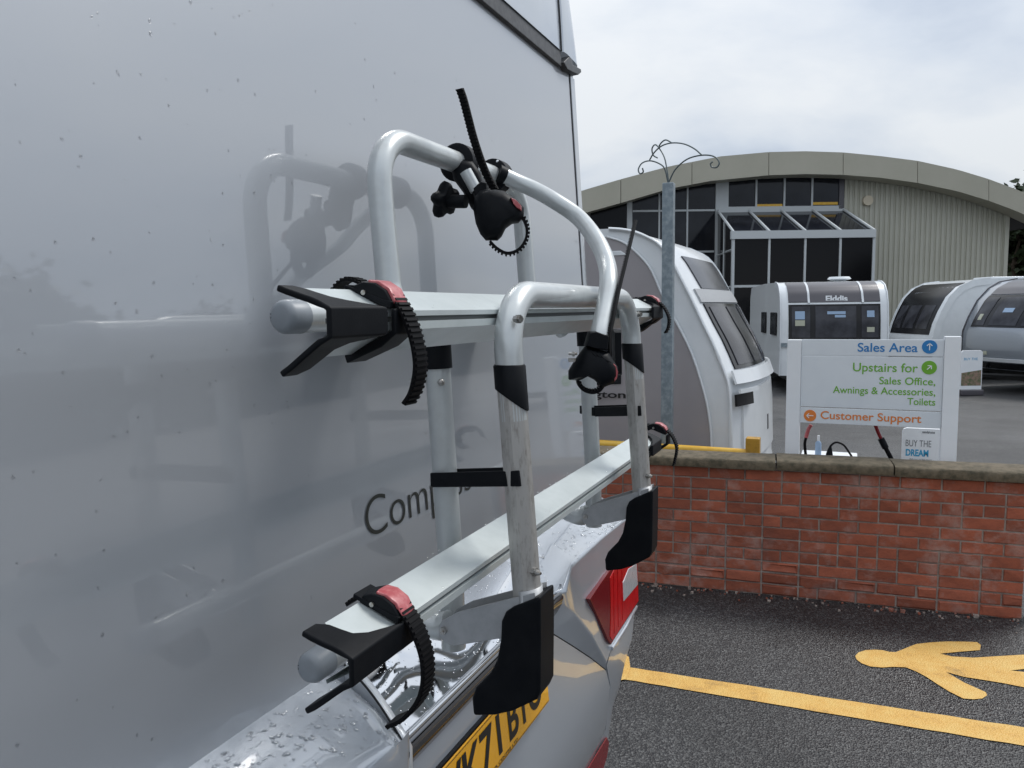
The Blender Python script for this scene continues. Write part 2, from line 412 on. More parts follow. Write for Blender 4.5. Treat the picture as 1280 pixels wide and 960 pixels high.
man = [(1069, 820), (1073, 815.5), (1082, 812.6), (1093, 812), (1103, 812.6), (1112, 814.8), (1120, 815), (1145, 805), (1165, 802.8), (1183, 801.8), (1205, 802), (1221, 802.5), (1226, 806), (1225, 812.6), (1200, 814.5), (1175, 817),
       (1190, 820.5), (1217, 822), (1250, 820), (1300, 817), (1400, 812), (1400, 828), (1310, 833), (1263, 838), (1300, 842), (1400, 852), (1400, 874), (1280, 859),
       (1255, 854), (1234, 850.5), (1205, 846), (1183, 840), (1205, 853), (1232, 865), (1234, 869), (1228, 873), (1217, 874), (1204, 873), (1186, 864), (1170, 854), (1158, 846), (1145, 839), (1132, 834), (1117, 833.5), (1103, 834.3), (1088, 833), (1077, 829), (1071, 824.5)]
mp = pxground(man)
bm = bmesh.new(); me = bpy.data.meshes.new('walking_figure_marking'); c = sum(mp, V())/len(mp)
f = bm.faces.new([bm.verts.new(q-c) for q in mp]); bmesh.ops.triangulate(bm, faces=[f]); bmesh.ops.recalc_face_normals(bm, faces=bm.faces)
bm.to_mesh(me); bm.free(); me.materials.append(M['paint'])
o = link('pedestrian_marking', me, None, c); o['kind'] = 'structure'
# another short stroke of yellow paint that runs in behind the bumper
l = MB(); l.add(pxground([(772, 812), (786, 822), (788, 836), (782, 850), (770, 852)]), [(0, 1, 2, 3, 4)])
for q in l.v: q.z = .008
l.build('yellow_stroke_marking', 'paint', kind='structure')
# ------------------------------------------------------------ brick wall
A0 = at(800, 728, Z=0); B0 = at(1277, 775, Z=0); wd = (B0-A0).normalized(); wn = V((wd.y, -wd.x, 0))    # wn towards the camera
Wend = B0; Wst = B0 - wd*3.6
CH = .0745; NC = 11
wall = thing('brick_wall', 'low weathered red brick wall with mossy stone coping behind the parking bay', 'wall', tuple((Wst+Wend)/2))
mb = MB(); T = .215
mb.box((Wst+Wend)/2 - wn*(T/2+.006)+V((0, 0, NC*CH/2)), wd*(1.8-.004), wn*(T/2), V((0, 0, NC*CH/2)))
mb.build('mortar_core', 'mortar', wall)
def brick_mesh(Lb, seed, rough=0):
    r = random.Random(seed); hw, hh, dp = Lb/2, (CH-.010)/2, .05
    ch = .003+rough*.006; j = lambda a: r.uniform(-a, a)*(1+rough*1.6)
    vs = []
    for (sx, sz) in ((-1, -1), (1, -1), (1, 1), (-1, 1)):
        vs.append((sx*hw+j(.001), sz*hh+j(.001), -dp))
    for (sx, sz) in ((-1, -1), (1, -1), (1, 1), (-1, 1)):
        vs.append((sx*hw+j(.001), sz*hh+j(.001), -ch))
    for (sx, sz) in ((-1, -1), (1, -1), (1, 1), (-1, 1)):
        vs.append((sx*(hw-ch)+j(.0015), sz*(hh-ch)+j(.0015), j(.002)))
    vs.append((j(hw*.4), j(hh*.5), j(.0025)-rough*.002))
    fs = []
    for a in (0, 4):
        for i in range(4): fs.append((a+i, a+(i+1) % 4, a+4+(i+1) % 4, a+4+i))
    for i in range(4): fs.append((8+i, 8+(i+1) % 4, 12))
    me = bpy.data.meshes.new('brick'); me.from_pydata([(x, -z, y) if False else (x, y, z) for x, y, z in vs], [], fs)
    me.materials.append(M['brick']); me.update(); return me
BM = {}
for kd, Lb in (('s', .215), ('h', .1025), ('q', .159)):
    for r_ in (0, 1): BM[kd, r_] = [brick_mesh(Lb, hash((kd, r_, i)) & 255, r_) for i in range(5)]
rotm = Matrix((wd, V((0, 0, 1)), wn)).transposed().to_4x4()
rotm.col[2] = (*wn, 0)
quat = rotm.to_quaternion() if rotm.to_3x3().determinant() > 0 else Matrix((-wd, V((0, 0, 1)), wn)).transposed().to_quaternion()
r = random.Random(3)
for row in range(NC):
    header = row in (3, 8)
    x = 0.0; z = (row+.5)*CH; end = 2.95
    first = True
    while x < end-.03:
        if header: kd, Lb = ('h', .1025)
        elif first and row % 2: kd, Lb = ('h', .1025)
        else: kd, Lb = ('s', .215)
        if not header and not first and r.random() < .10: kd, Lb = ('h', .1025)
        first = False
        if x+Lb > end+.06: break
        rough = 1 if (row < 2 and r.random() < .75) or (row == 2 and x > 1.2 and r.random() < .5) else 0
        me = r.choice(BM[kd, rough])
        p = Wend - wd*(x+Lb/2) + V((0, 0, z)) + wn*(r.uniform(-.0015, .003) + rough*r.uniform(.002, .006))
        o = link('brick', me, wall, p); o.rotation_mode = 'QUATERNION'; o.rotation_quaternion = quat
        x += Lb+.010
# end face bricks (quoins seen from the side)
top = NC*CH
cz0, cz1 = top+.004, top+.082
joints = [1400, 1118, 970, 800, 640]
pl = [atpl(x, 585, Wend+wn*.03, wn) for x in joints]
sx = [min((q-Wend).dot(wd), .035) for q in pl]; sx[0] = .035
r = random.Random(5)
for i in range(len(sx)-1):
    a, b = sx[i+1]+.005, sx[i]-.004
    if i == len(sx)-2: a = -3.6
    mb = MB(); n = 14
    prof = [(.035, 0), (.038, .008), (.040, .044), (.034, .057), (.016, .063), (-.11, .068), (-.22, .063), (-.25, .045), (-.25, 0)]
    vs = []
    for j in range(n+1):
        t = a+(b-a)*j/n
        for (u, w) in prof:
            nn = NZ.noise((t*6+i*7, u*22, w*22))*.0035
            e = .006 if j in (0, n) else 0
            vs.append(Wend+wd*t+wn*(u+nn-e)+V((0, 0, cz0+w+nn*.6+(r.uniform(-.001, .001) if 0 else 0)+[0, .004, -.003, .002][i])))
    m_ = len(prof); fs = []
    for j in range(n):
        for k in range(m_): fs.append((j*m_+k, j*m_+(k+1) % m_, (j+1)*m_+(k+1) % m_, (j+1)*m_+k))
    fs += [tuple(range(m_)), tuple(range(n*m_, (n+1)*m_))]
    mb.add(vs, fs); mb.build('coping_stone', 'coping', wall, smooth=50)
mb = MB(); mb.box((Wst+Wend)/2-wn*.105+V((0, 0, top+.002)), wd*1.79, wn*.10, V((0, 0, .004)))
mb.build('mortar_bed', 'mortar', wall)
gp_ = Wend+wd*.075-wn*.06
pp_ = thing('end_post', 'thin galvanised grey post standing at right end of the brick wall', 'post', (gp_.x, gp_.y, 0))
MB().box(gp_+V((0, 0, .43)), wd*.028, wn*.028, (0, 0, .43)).build('post', 'galv', pp_, bevel=.003)
MB().box(gp_+V((0, 0, .866)), wd*.033, wn*.033, (0, 0, .005)).build('cap', 'galv', pp_, bevel=.003)
# rubble along the foot of the wall
mb = MB(); r = random.Random(11)
for i in range(130):
    t = r.uniform(-2.9, 0); d_ = abs(r.gauss(0, .07))+.004; s = r.uniform(.002, .009)*(1.9 if r.random() < .05 else 1)
    c = Wend+wd*t+wn*(d_)+V((0, 0, s*.4))
    v = [c+V((r.uniform(.6, 1.2)*a*s, r.uniform(.6, 1.2)*b_*s, r.uniform(.5, 1)*c_*s)) for a in (-1, 1) for b_ in (-1, 1) for c_ in (-1, 1)]
    mb.add(v, [(0, 1, 3, 2), (4, 6, 7, 5), (0, 4, 5, 1), (2, 3, 7, 6), (0, 2, 6, 4), (1, 5, 7, 3)], 0 if r.random() < .6 else 1)
mb.build('rubble', ['mortar', 'brick'], kind='stuff')
bpy.data.objects['rubble']['label'] = 'small crumbs of mortar and brick along the foot of the brick wall'
# ------------------------------------------------------------ showroom building
H0 = 30.0
fh = V((-math.sin(yaw), math.cos(yaw), 0))
def bf(x, y, H=H0): return at(x, y, H=H)
bl = thing('showroom_building', 'large caravan showroom with curved khaki roof fascia, ribbed cladding and glass porch', 'building', (bf(1000, 440).x, bf(1000, 440).y, 0))
topc = [(640, 271), (700, 247), (735, 236), (776, 224), (836, 208), (900, 195.5), (961, 190), (1007, 189), (1054, 190.5), (1100, 195), (1147, 201), (1197, 212), (1235, 223.5), (1270, 236.5), (1310, 254)]
botc = [(640, 302), (700, 277), (735, 265), (782, 252), (836, 236), (889, 226), (961, 219), (1007, 217.5), (1054, 218.5), (1100, 222), (1147, 228.5), (1197, 239), (1235, 250.5), (1270, 263.5), (1310, 282)]
def interp(c, x):
    for (a, b), (c_, d) in zip(c, c[1:]):
        if a <= x <= c_: return b+(d-b)*(x-a)/(c_-a)
    return c[-1][1] if x > c[-1][0] else c[0][1]
cuts = [640, 700, 776, 865, 961, 1054, 1147, 1236, 1310]
for a, b in zip(cuts, cuts[1:]):
    mb = MB(); k = 8; xs = [a+.35+(b-a-.7)*i/k for i in range(k+1)]; vs = []
    for x in xs:
        p = bf(x, interp(topc, x), H0-.9); q = bf(x, interp(botc, x), H0-.9)
        vs += [p, q, q+fh*.8, p+fh*.8]
    fs = []
    for i in range(k):
        for j in range(4): fs.append((i*4+j, i*4+(j+1) % 4, (i+1)*4+(j+1) % 4, (i+1)*4+j))
    fs += [(0, 1, 2, 3), (k*4, k*4+1, k*4+2, k*4+3)]
    mb.add(vs, fs); mb.build('fascia_panel', 'fascia', bl)
# roof vault and soffit
mb = MB(); vs = []; xs = [640+670*i/30 for i in range(31)]
for x in xs:
    p = bf(x, interp(topc, x)+1.2, H0-.8); q = bf(x, interp(botc, x)-1, H0-.2)
    vs += [p, p+fh*36, q+fh*36, q]
mb.add(vs, [f_ for i in range(30) for f_ in [(i*4+j, i*4+(j+1) % 4, (i+1)*4+(j+1) % 4, (i+1)*4+j) for j in range(4)]])
mb.build('roof', 'soffit', bl)
def zb(x): return bf(x, interp(botc, x), H0).z
# backing wall (dark) and ribbed cladding
def fpt(x, z, H=H0):
    p = bf(x, 300, H); return V((p.x, p.y, z))
mb = MB(); mb.add([fpt(640, 0, H0+.15), fpt(1259, 0, H0+.15), fpt(1259, 6.0, H0+.15), fpt(640, 6.0, H0+.15)], [(0, 1, 2, 3)])
mb.add([fpt(1259, 0, H0+.1), fpt(1259, 0, H0)+fh*34, fpt(1259, 6.2, H0)+fh*34, fpt(1259, 6.2, H0+.1)], [(0, 1, 2, 3)])
mb.build('wall', 'cside2', bl)
mb = MB(); x = 1054.; vs = []; st = 6.45
seq = []
while x < 1259:
    seq += [(x, 0), (x+st*.50, 0), (x+st*.62, .045), (x+st*.88, .045)]; x += st
seq.append((1259, 0))
for (x, d) in seq:
    p = fpt(x, 0, H0+d); q = fpt(x, zb(min(x, 1260))+.25, H0+d); vs += [p, q]
mb.add(vs, [(2*i, 2*i+2, 2*i+3, 2*i+1) for i in range(len(seq)-1)])
mb.build('ribbed_cladding', 'clad', bl)
mb = MB(); mb.prism([fpt(1256, 0, H0-.06), fpt(1261, 0, H0-.06), fpt(1261, zb(1258)+.15, H0-.06), fpt(1256, zb(1258)+.15, H0-.06)], fh*.2)
mb.build('edge_strip', 'clad', bl)
mb = MB(); mb.prism([fpt(1047.5, 3, H0-.05), fpt(1053.5, 3, H0-.05), fpt(1053.5, zb(1050)+.1, H0-.05), fpt(1047.5, zb(1050)+.1, H0-.05)], fh*.2)
mb.build('edge_strip', 'cdark', bl)  # dark strip stands in for the shade of a recess
# glazing: panes and frames
vx = [738, 787, 824, 859, 894]; zrow = [0.2, 1.3, 2.6, bf(840, 315).z, bf(840, 263.5).z]
for i in range(len(vx)-1):
    for j in range(len(zrow)):
        z0 = zrow[j]; xa, xb = vx[i], vx[i+1]
        if i == 0: mt = 'porchglass'
        else: mt = 'bglass'
        if j == len(zrow)-1: pts = [fpt(xa, z0), fpt(xb, z0), fpt(xb, zb(xb)+.1), fpt(xa, zb(xa)+.1)]
        else: pts = [fpt(xa, z0), fpt(xb, z0), fpt(xb, zrow[j+1]), fpt(xa, zrow[j+1])]
        m_ = MB().prism(pts, fh*.03); m_.build('window_pane', mt, bl)
def vbar(x, z0, z1, w=2.4, H=H0-.06, m_='frame', nm='mullion', d=.09):
    mb = MB(); mb.prism([fpt(x-w/2, z0, H), fpt(x+w/2, z0, H), fpt(x+w/2, z1, H), fpt(x-w/2, z1, H)], fh*d); return mb.build(nm, m_, bl)
def hbar(xa, xb, z, h=.07, H=H0-.05, m_='frame', nm='transom', d=.08):
    mb = MB(); mb.prism([fpt(xa, z-h/2, H), fpt(xb, z-h/2, H), fpt(xb, z+h/2, H), fpt(xa, z+h/2, H)], fh*d); return mb.build(nm, m_, bl)
vbar(787, 0, zb(787)+.1, 6.5)
for x in (824, 859): vbar(x, 0, zb(x)+.1, 2)
vbar(902, 0, zb(902)+.1, 16, H0-.07, d=.1)
for z in zrow[3:]: hbar(791, 893, z)
hbar(791, 893, 1.3)
wz0, wz1 = bf(980, 259).z, bf(980, 222.5).z
cx = [910, 944.5, 979.5, 1014, 1047]
for a, b in zip(cx, cx[1:]):
    MB().prism([fpt(a, wz0), fpt(b, wz0), fpt(b, wz1), fpt(a, wz1)], fh*.03).build('window_pane', 'bglass', bl)
for x in cx[1:-1]: vbar(x, wz0, wz1, 2.2)
hbar(910, 1050, wz0-.03, .13); hbar(894, 1050, wz1+.03, .05, m_='cdark')
for (a, b, y) in ((944.5+1, 977, 257), (1015, 1046, 254.5)):
    z = bf(a, y).z; hbar(a, b, z, .10, H0-.02, 'yellow', 'yellow_window_strip', .02)
# porch
HP = 26.6
px0, px1 = 917, 1093
def pp(x, z, H=HP): return fpt(x, z, H)
pf = bf(1000, 291.5, HP).z; pb_ = bf(975, 265, H0).z
posts = [917, 962, 1007, 1051, 1093]; back = [897, 935.5, 975.5, 1014.5, 1053]
for a, b in zip(posts, posts[1:]):
    for (z0, z1) in ((0.05, bf(1000, 357, HP).z-.05), (bf(1000, 357, HP).z+.05, pf-.12)):
        MB().prism([pp(a, z0), pp(b, z0), pp(b, z1), pp(a, z1)], fh*.03).build('porch_pane', 'porchglass', bl)
for i, (a, b) in enumerate(zip(posts, posts[1:])):
    MB().prism([pp(a, pf), pp(b, pf), fpt(back[i+1], pb_, H0-.1), fpt(back[i], pb_, H0-.1)], (0, 0, .02)).build('porch_roof_pane', 'bglass', bl)
for i in range(5):
    x = posts[i]; w = 3.2 if i in (0, 4) else 2.6
    vbar(x, 0, pf+.05, w, HP-.05, nm='porch_post', d=.12)
    MB().tube([pp(x, pf+.06, HP-.03), fpt(back[i], pb_+.06, H0-.1)], .05, 6).build('porch_rafter', 'frame', bl)
def beam(xa, xb, z, h, H, nm, d=.14):
    mb = MB(); mb.prism([fpt(xa, z-h/2, H), fpt(xb, z-h/2, H), fpt(xb, z+h/2, H), fpt(xa, z+h/2, H)], fh*d); mb.build(nm, 'frame', bl)
beam(914, 1095, pf-.04, .27, HP-.1, 'porch_beam'); beam(897, 1053, pb_, .14, H0-.2, 'porch_beam')
beam(917, 1093, bf(1000, 357, HP).z, .08, HP-.04, 'porch_beam', .1)
# porch's left flank
q0, q1 = pp(917, 0), fpt(897, 0, H0-.05)
mb = MB(); mb.add([q0, q1, V((q1.x, q1.y, pb_)), V((q0.x, q0.y, pf))], [(0, 1, 2, 3)]); mb.build('porch_side_pane', 'porchglass', bl)
qm = q0.lerp(q1, .55)
MB().tube([qm, V((qm.x, qm.y, pf+(pb_-pf)*.55))], .04, 4).build('porch_post', 'frame', bl)
z_ = bf(905, 315, 28).z
for z_ in (bf(905, 315, 28).z, bf(1000, 357, HP).z):
    MB().tube([V((q0.x, q0.y, z_)), V((q1.x, q1.y, z_))], .035, 4).build('porch_beam', 'frame', bl)
c = bf(1085.5, 250.5, H0-.12); MB().tube([c, c+fh*.14], .19, 18).build('alarm_box', 'alarm', bl, smooth=40)
# ------------------------------------------------------------ pole with scrolls
pt = at(836, 229, Y=6.12); base = V((pt.x, pt.y, 0))
po = thing('scroll_topped_pole', 'tall galvanised steel pole with curled wire scrolls on its top', 'pole', tuple(base))
MB().box(base+V((0, 0, pt.z/2)), (.043, 0, 0), (0, .043, 0), (0, 0, pt.z/2)).build('post', 'galv', po, bevel=.006)
sc = {
 'a': ([(836, 228), (844, 212), (859, 199), (877.5, 194), (892.5, 195.6), (899, 203), (896, 209), (890, 209), (888, 205), (891, 202)], .0, -.05),
 'b': ([(877.5, 194), (868, 186), (855, 180), (840, 178.7), (827, 182.5), (817.5, 191), (812, 200)], -.05, .12),
 'c': ([(835, 228), (830.6, 210.6), (823, 204), (812, 201), (802.5, 204), (798, 211.6), (800, 217), (804, 215), (803, 210)], .0, -.10),
 'd': ([(836, 228), (833.5, 210.6), (830, 195.6), (823, 184), (818.5, 181), (815, 186), (816.6, 194), (822, 197.5)], .0, .22),
 'e': ([(840, 178.7), (832.5, 175), (827, 178), (823, 184)], .1, .15)}
for k_, (pts, d0, d1) in sc.items():
    n = len(pts); P_ = [at(x, y, Y=6.12+d0+(d1-d0)*i/(n-1)) for i, (x, y) in enumerate(pts)]
    MB().tube(smoothpath(P_, 6), .0058, 6).build('wire_scroll', 'wire', po, smooth=60)
# ------------------------------------------------------------ direction sign
YS = 5.62
sb = at(1090, 575, Y=YS)
sg = thing('direction_sign', 'white post sign board reading Sales Area, Upstairs for and Customer Support behind wall', 'sign', (sb.x, YS, 0))
def sxz(x, y, Y=YS): return at(x, y, Y=Y)
for (xa, xb, yt) in ((983, 1000.5, 424.5), (1177.5, 1198, 420.5)):
    a, b = sxz(xa, 500), sxz(xb, 500); zt = sxz((xa+xb)/2, yt).z
    MB().aabb((a.x, YS-.03, 0), (b.x, YS+.05, zt)).build('post', 'signp', sg, bevel=.004)
xl, xr = sxz(1000.5, 500).x+.001, sxz(1177.5, 500).x-.001
def Zs(y): return (at(1090, y, Y=YS-.01)).z
for (ya, yb) in ((424.5, 444.8), (446.2, 511.0), (512.4, 532.0)):
    MB().aabb((xl, YS-.012, Zs(yb)), (xr, YS+.012, Zs(ya))).build('sign_panel', 'signw', sg, bevel=.002)
X1, Z1 = V((1, 0, 0)), V((0, 0, 1)); ysf = YS-.013
def stext(s, x0, x1, ytop, ybot, m_, bold=.012):
    a, b = at(x0, ybot, Y=ysf), at(x1, ybot, Y=ysf); h = at(x0, ytop, Y=ysf).z-a.z
    # level the line: the picture rolls slightly
    zc = (a.z+b.z)/2
    return text('lettering', s, m_, sg, (a.x, ysf, zc), X1, Z1, width=b.x-a.x, height=h, bold=bold)
stext('Sales Area', 1072, 1147, 428.8, 440.0, 'blue')
stext('Upstairs for', 1066, 1147, 454.0, 468.3, 'green', .008)
stext('Sales Office,', 1099, 1169, 471.8, 482.5, 'green', .008)
stext('Awnings & Accessories,', 1041, 1169, 484.3, 495.8, 'green', .008)
stext('Toilets', 1134, 1169, 497.8, 506.5, 'green', .008)
stext('Customer Support', 1025.5, 1151.5, 516.2, 529.2, 'orange')
def disc(x, y, rpx, m_):
    c = at(x, y, Y=ysf); r_ = rpx*YS*1.09/960*.92
    return MB().tube([c+V((0, .004, 0)), c+V((0, -.0015, 0))], r_, 28).build('arrow_disc', m_, sg)
def arrow(x, y, ang, m_='signp', s=1.0):
    c = at(x, y, Y=ysf); c.y = ysf-.0035; u = V((math.cos(ang), 0, math.sin(ang))); w = V((-math.sin(ang), 0, math.cos(ang))); k = .022*s
    mb = MB(); mb.box(c, u*k, (0, .001, 0), w*.0028)
    for sgn in (1, -1):
        e_ = c+u*k; d_ = (-u+w*sgn).normalized(); mb.box(e_+d_*.010, d_*.012, (0, .0011, 0), d_.cross(V((0, 1, 0)))*.0028)
    mb.build('arrow', m_, sg)
disc(1162, 433.5, 7.5, 'blue'); arrow(1162, 433.5, math.pi/2)
disc(1161.5, 459.5, 7.5, 'green'); arrow(1161.5, 459.5, math.pi*.25, s=.8)
disc(1012.5, 519.5, 6.8, 'orange'); arrow(1012.5, 519.5, math.pi)
# A-board behind the right post
ab = at(1150, 575, Y=5.95)
bd = thing('advertising_board', 'white free-standing board reading BUY THE DREAM behind right post of sign', 'board', (ab.x, 5.95, 0))
x0_, x1_ = at(1127.5, 550, Y=5.95).x, at(1185, 550, Y=5.95).x; zt = at(1150, 535.5, Y=5.95).z
prof = [(x0_, .25), (x1_, .25), (x1_, zt-.03), (x1_-.03, zt), (x0_+.03, zt), (x0_+.008, zt-.008), (x0_, zt-.03)]
MB().prism([(x, 5.95, z) for x, z in prof], (0, .03, 0)).build('board_face', 'signp', bd, bevel=.003)
MB().aabb((x0_-.03, 5.88, 0), (x1_+.03, 6.08, .24)).build('base', 'black', bd, bevel=.03)
def btext(s, xa, xb, ya, yb, m_, bold=0, nm='lettering'):
    Yb = 5.949; a, b = at(xa, yb, Y=Yb), at(xb, yb, Y=Yb); h = at(xa, ya, Y=Yb).z-a.z
    text(nm, s, m_, bd, (a.x, Yb, a.z), X1, Z1, width=b.x-a.x, height=h, bold=bold)
btext('BUY THE', 1132, 1164, 549.5, 557.5, 'greytxt', -.006); btext('DREAM', 1132, 1160.5, 561, 569.5, 'cyan', .03)
btext('wandahome', 1152.5, 1168.5, 538.2, 541.5, 'greytxt', .02)
btext('find your perfect tourer', 1137, 1165, 572.5, 574.5, 'greytxt')
# things hanging or standing under the sign
def cab(name, label, cat, pts, Y, r_, m_='strap'):
    P_ = [at(x, y, Y=Y) for x, y in pts]
    return P_, thing(name, label, cat, (P_[-1].x, Y, P_[-1].z))
P_, t_ = cab('hookup_cable', 'black electric lead with red and black handle hanging below left end of sign', 'cable', [(1014, 531), (1010.5, 537), (1007.5, 547), (1006, 556), (1008, 575), (1012, 600)], 5.66, 0)
MB().tube(smoothpath(P_[:2]+[P_[2]], 5), .013, 10).build('handle', 'red', t_, smooth=60)
MB().tube(smoothpath(P_[2:], 5), .010, 10).build('lead', 'strap', t_, smooth=60)
P_, t_ = cab('hookup_cable', 'black electric lead with dark red grip hanging below middle of sign', 'cable', [(1094, 531), (1097, 539), (1101, 548), (1107, 560), (1115, 576), (1122, 600)], 5.66, 0)
MB().tube(smoothpath(P_[:3], 5), .012, 10).build('handle', 'darkred', t_, smooth=60)
MB().tube(smoothpath(P_[2:4], 5), .022, 10).build('grip', 'black', t_, smooth=60)
MB().tube(smoothpath(P_[3:], 5), .015, 10).build('lead', 'strap', t_, smooth=60)
P_, t_ = cab('plug_cable', 'thin black cable arching from a black plug beneath the sign', 'cable', [(1036, 566), (1038, 558), (1045, 553), (1054, 556), (1061, 565), (1066, 575), (1070, 600)], 5.75, 0)
MB().tube(smoothpath(P_, 5), .007, 8).build('lead', 'strap', t_, smooth=60)
MB().tube([P_[0]+V((0, 0, -.05)), P_[0]+V((.004, 0, -.01)), P_[0]+V((.006, 0, .02)), P_[0]+V((.01, 0, .045))], .02, 10, radii=[.022, .024, .016, .008]).build('plug', 'black', t_, smooth=50)
tz = at(1030, 570.5, Y=5.78).z
xa_, xb_ = at(1001, 570, Y=5.8).x, at(1072, 570, Y=5.8).x
tb = thing('utility_trolley', 'white low trolley top standing behind the wall beneath the sign', 'trolley', ((xa_+xb_)/2, 5.82, 0))
MB().aabb((xa_, 5.70, tz-.035), (xb_, 6.0, tz)).build('tray', 'signp', tb, bevel=.006)
for sx_ in (xa_+.02, xb_-.02):
    for sy_ in (5.73, 5.97): MB().tube([(sx_, sy_, 0), (sx_, sy_, tz-.036)], .012, 8).build('leg', 'galv', tb)
bb = at(1022.5, 571, Y=5.8)
bo = thing('spray_bottle', 'small clear plastic bottle with a pump top beneath the sign', 'bottle', (bb.x, 5.8, tz))
MB().tube([(bb.x, 5.8, tz+.001), (bb.x, 5.8, tz+.09), (bb.x, 5.8, tz+.105)], .02, 14, radii=[.021, .021, .011]).build('body', 'sticker', bo, smooth=50)
MB().tube([(bb.x, 5.8, tz+.106), (bb.x, 5.8, tz+.145)], .009, 10).build('pump', 'signp', bo)
# yellow barrier
YB = 5.98
a, b = at(700, 561, Y=YB), at(938, 561.5, Y=YB); z0 = at(850, 560, Y=YB).z
yb_ = thing('yellow_barrier', 'yellow tubular barrier rail with ochre end post behind the brick wall', 'barrier', (b.x, YB, 0))
MB().tube([(a.x-.8, YB, z0), (b.x, YB, z0-.01)], .033, 14).build('rail', 'yellow', yb_, smooth=60)
p = at(941.5, 547, Y=YB); MB().aabb((p.x-.05, YB-.05, 0), (p.x+.05, YB+.05, p.z)).build('post', 'yellowd', yb_, bevel=.006)
MB().aabb((a.x-.7, YB-.05, 0), (a.x-.6, YB+.05, p.z)).build('post', 'yellowd', yb_, bevel=.006)
# ------------------------------------------------------------ caravans
class Caravan:
    """profile in (s, z): s runs back from the front; O front bottom corner at v=0; Ld back, Wd across"""
    def __init__(s, name, label, O, Ld, Wd, width, prof, length, zroof, m_body, m_side, group=None, bow=.09):
        s.bow = bow
        s.O, s.L, s.W, s.w = V(O), V(Ld).normalized(), V(Wd).normalized(), width
        s.prof = [(a, b) for a, b in prof]
        s.t = thing(name, label, 'caravan', (O[0], O[1], 0), group)
        n = len(prof)
        # front and roof skin, a little bowed across
        full = s.prof + [(length*.5, zroof+.02), (length-.25, zroof-.02), (length-.02, zroof-.3), (length, .42)]
        mb = MB(); k = 28; vs = []
        for j in range(k+1):
            for (a, z) in full: vs.append(s.P(a, z, j/k))
        m_ = len(full)
        mb.add(vs, [(j*m_+i, j*m_+i+1, (j+1)*m_+i+1, (j+1)*m_+i) for j in range(k) for i in range(m_-1)])
        mb.build('front_shell', m_body, s.t, smooth=35)
        for v, off in ((0, -.0), (1, .0)):
            mb = MB(); pts = [s.P(a+.0, z-.0, v, -.012) for (a, z) in full]
            mb.add(pts, [tuple(range(len(pts)))]); mb.build('side_panel', m_side, s.t)
        mb = MB(); c = s.raw(length*.5, .34, .5); mb.box(c, s.L*(length*.46), s.W*(width*.42), (0, 0, .10)); mb.build('chassis', 'tyre', s.t)
        for v in (.02, .98):
            c = s.raw(length*.55, .32, v); d = s.W*(.09 if v > .5 else -.09)
            mb = MB(); mb.tube([c-d, c+d*.2], .32, 26); w_ = mb.build('wheel', 'tyre', s.t, smooth=50)
            mb = MB(); mb.tube([c, c+d*.25], .19, 18); mb.build('rim', 'bracket', w_, smooth=50)
        # A-frame drawbar
        for v in (.2, .8):
            MB().tube([s.raw(.3, .36, v), s.raw(-1.05, .42, .5)], .035, 6).build('drawbar', 'tyre', s.t)
    def raw(s, a, z, v): return V((s.O.x, s.O.y, 0))+s.L*a+s.W*(v*s.w)+V((0, 0, z))
    def P(s, a, z, v, off=0):
        bow = (1-abs(2*v-1)**2.6)*s.bow
        if a < .9: a = a-bow*max(0, 1-a/.9)
        return s.raw(a+off, z, v)
    def patch(s, name, m_, v0, v1, z0, z1, off=.006, parent=None, k=12, smooth=40, seg=10):
        """a panel lying on the front skin between heights z0 and z1 and widths v0..v1"""
        pr = s.prof; pts = []
        for i in range(seg+1):
            z = z0+(z1-z0)*i/seg; a = None
            for (a0, b0), (a1, b1) in zip(pr, pr[1:]):
                if (b0 <= z <= b1) and b1 > b0: a = a0+(a1-a0)*(z-b0)/(b1-b0); break
            if a is None: a = pr[-1][0]
            pts.append((a, z))
        mb = MB(); vs = []; n = len(pts); ins = .018
        for side in (off, off-ins):
            for j in range(k+1):
                v = v0+(v1-v0)*j/k
                for i, (a, z) in enumerate(pts):
                    if i < n-1: dz, da = pts[i+1][1]-z, pts[i+1][0]-a
                    nl = math.hypot(dz, da) or 1
                    vs.append(s.P(a, z, v)+s.L*(-side*dz/nl)+V((0, 0, side*da/nl)))
        q = (k+1)*n; fs = []
        for j in range(k):
            for i in range(n-1):
                a = j*n+i; fs.append((a, a+1, a+n+1, a+n)); fs.append((q+a, q+a+n, q+a+n+1, q+a+1))
        for j in range(k):
            for i in (0, n-1):
                a = j*n+i; fs.append((a, a+n, q+a+n, q+a))
        for i in range(n-1):
            for j in (0, k):
                a = j*n+i; fs.append((a, a+1, q+a+1, q+a))
        mb.add(vs, fs); return mb.build(name, m_, parent or s.t, smooth=smooth)
    def band(s, name, m_, v, prof, w, side):
        """rim moulding that follows the profile along one flank"""
        mb = MB(); n = len(prof); vs = []
        for (a, z) in prof:
            i = prof.index((a, z)); b = prof[min(i+1, n-1)]; c = prof[max(i-1, 0)]
            d = V((b[0]-c[0], b[1]-c[1])).normalized(); nn = V((-d.y, d.x))
            for (o_, p_) in ((.022, 0), (.022, side*.02), (-w, side*.02), (-w, 0)):
                vs.append(s.P(a-(-nn.x)*0+nn.x*o_*1.0, z+nn.y*o_, v)+s.W*p_)
        fs = [(i*4+j, i*4+(j+1) % 4, (i+1)*4+(j+1) % 4, (i+1)*4+j) for i in range(n-1) for j in range(4)]
        fs += [(0, 1, 2, 3), ((n-1)*4, (n-1)*4+1, (n-1)*4+2, (n-1)*4+3)]
        mb.add(vs, fs); return mb.build(name, m_, s.t, smooth=40)
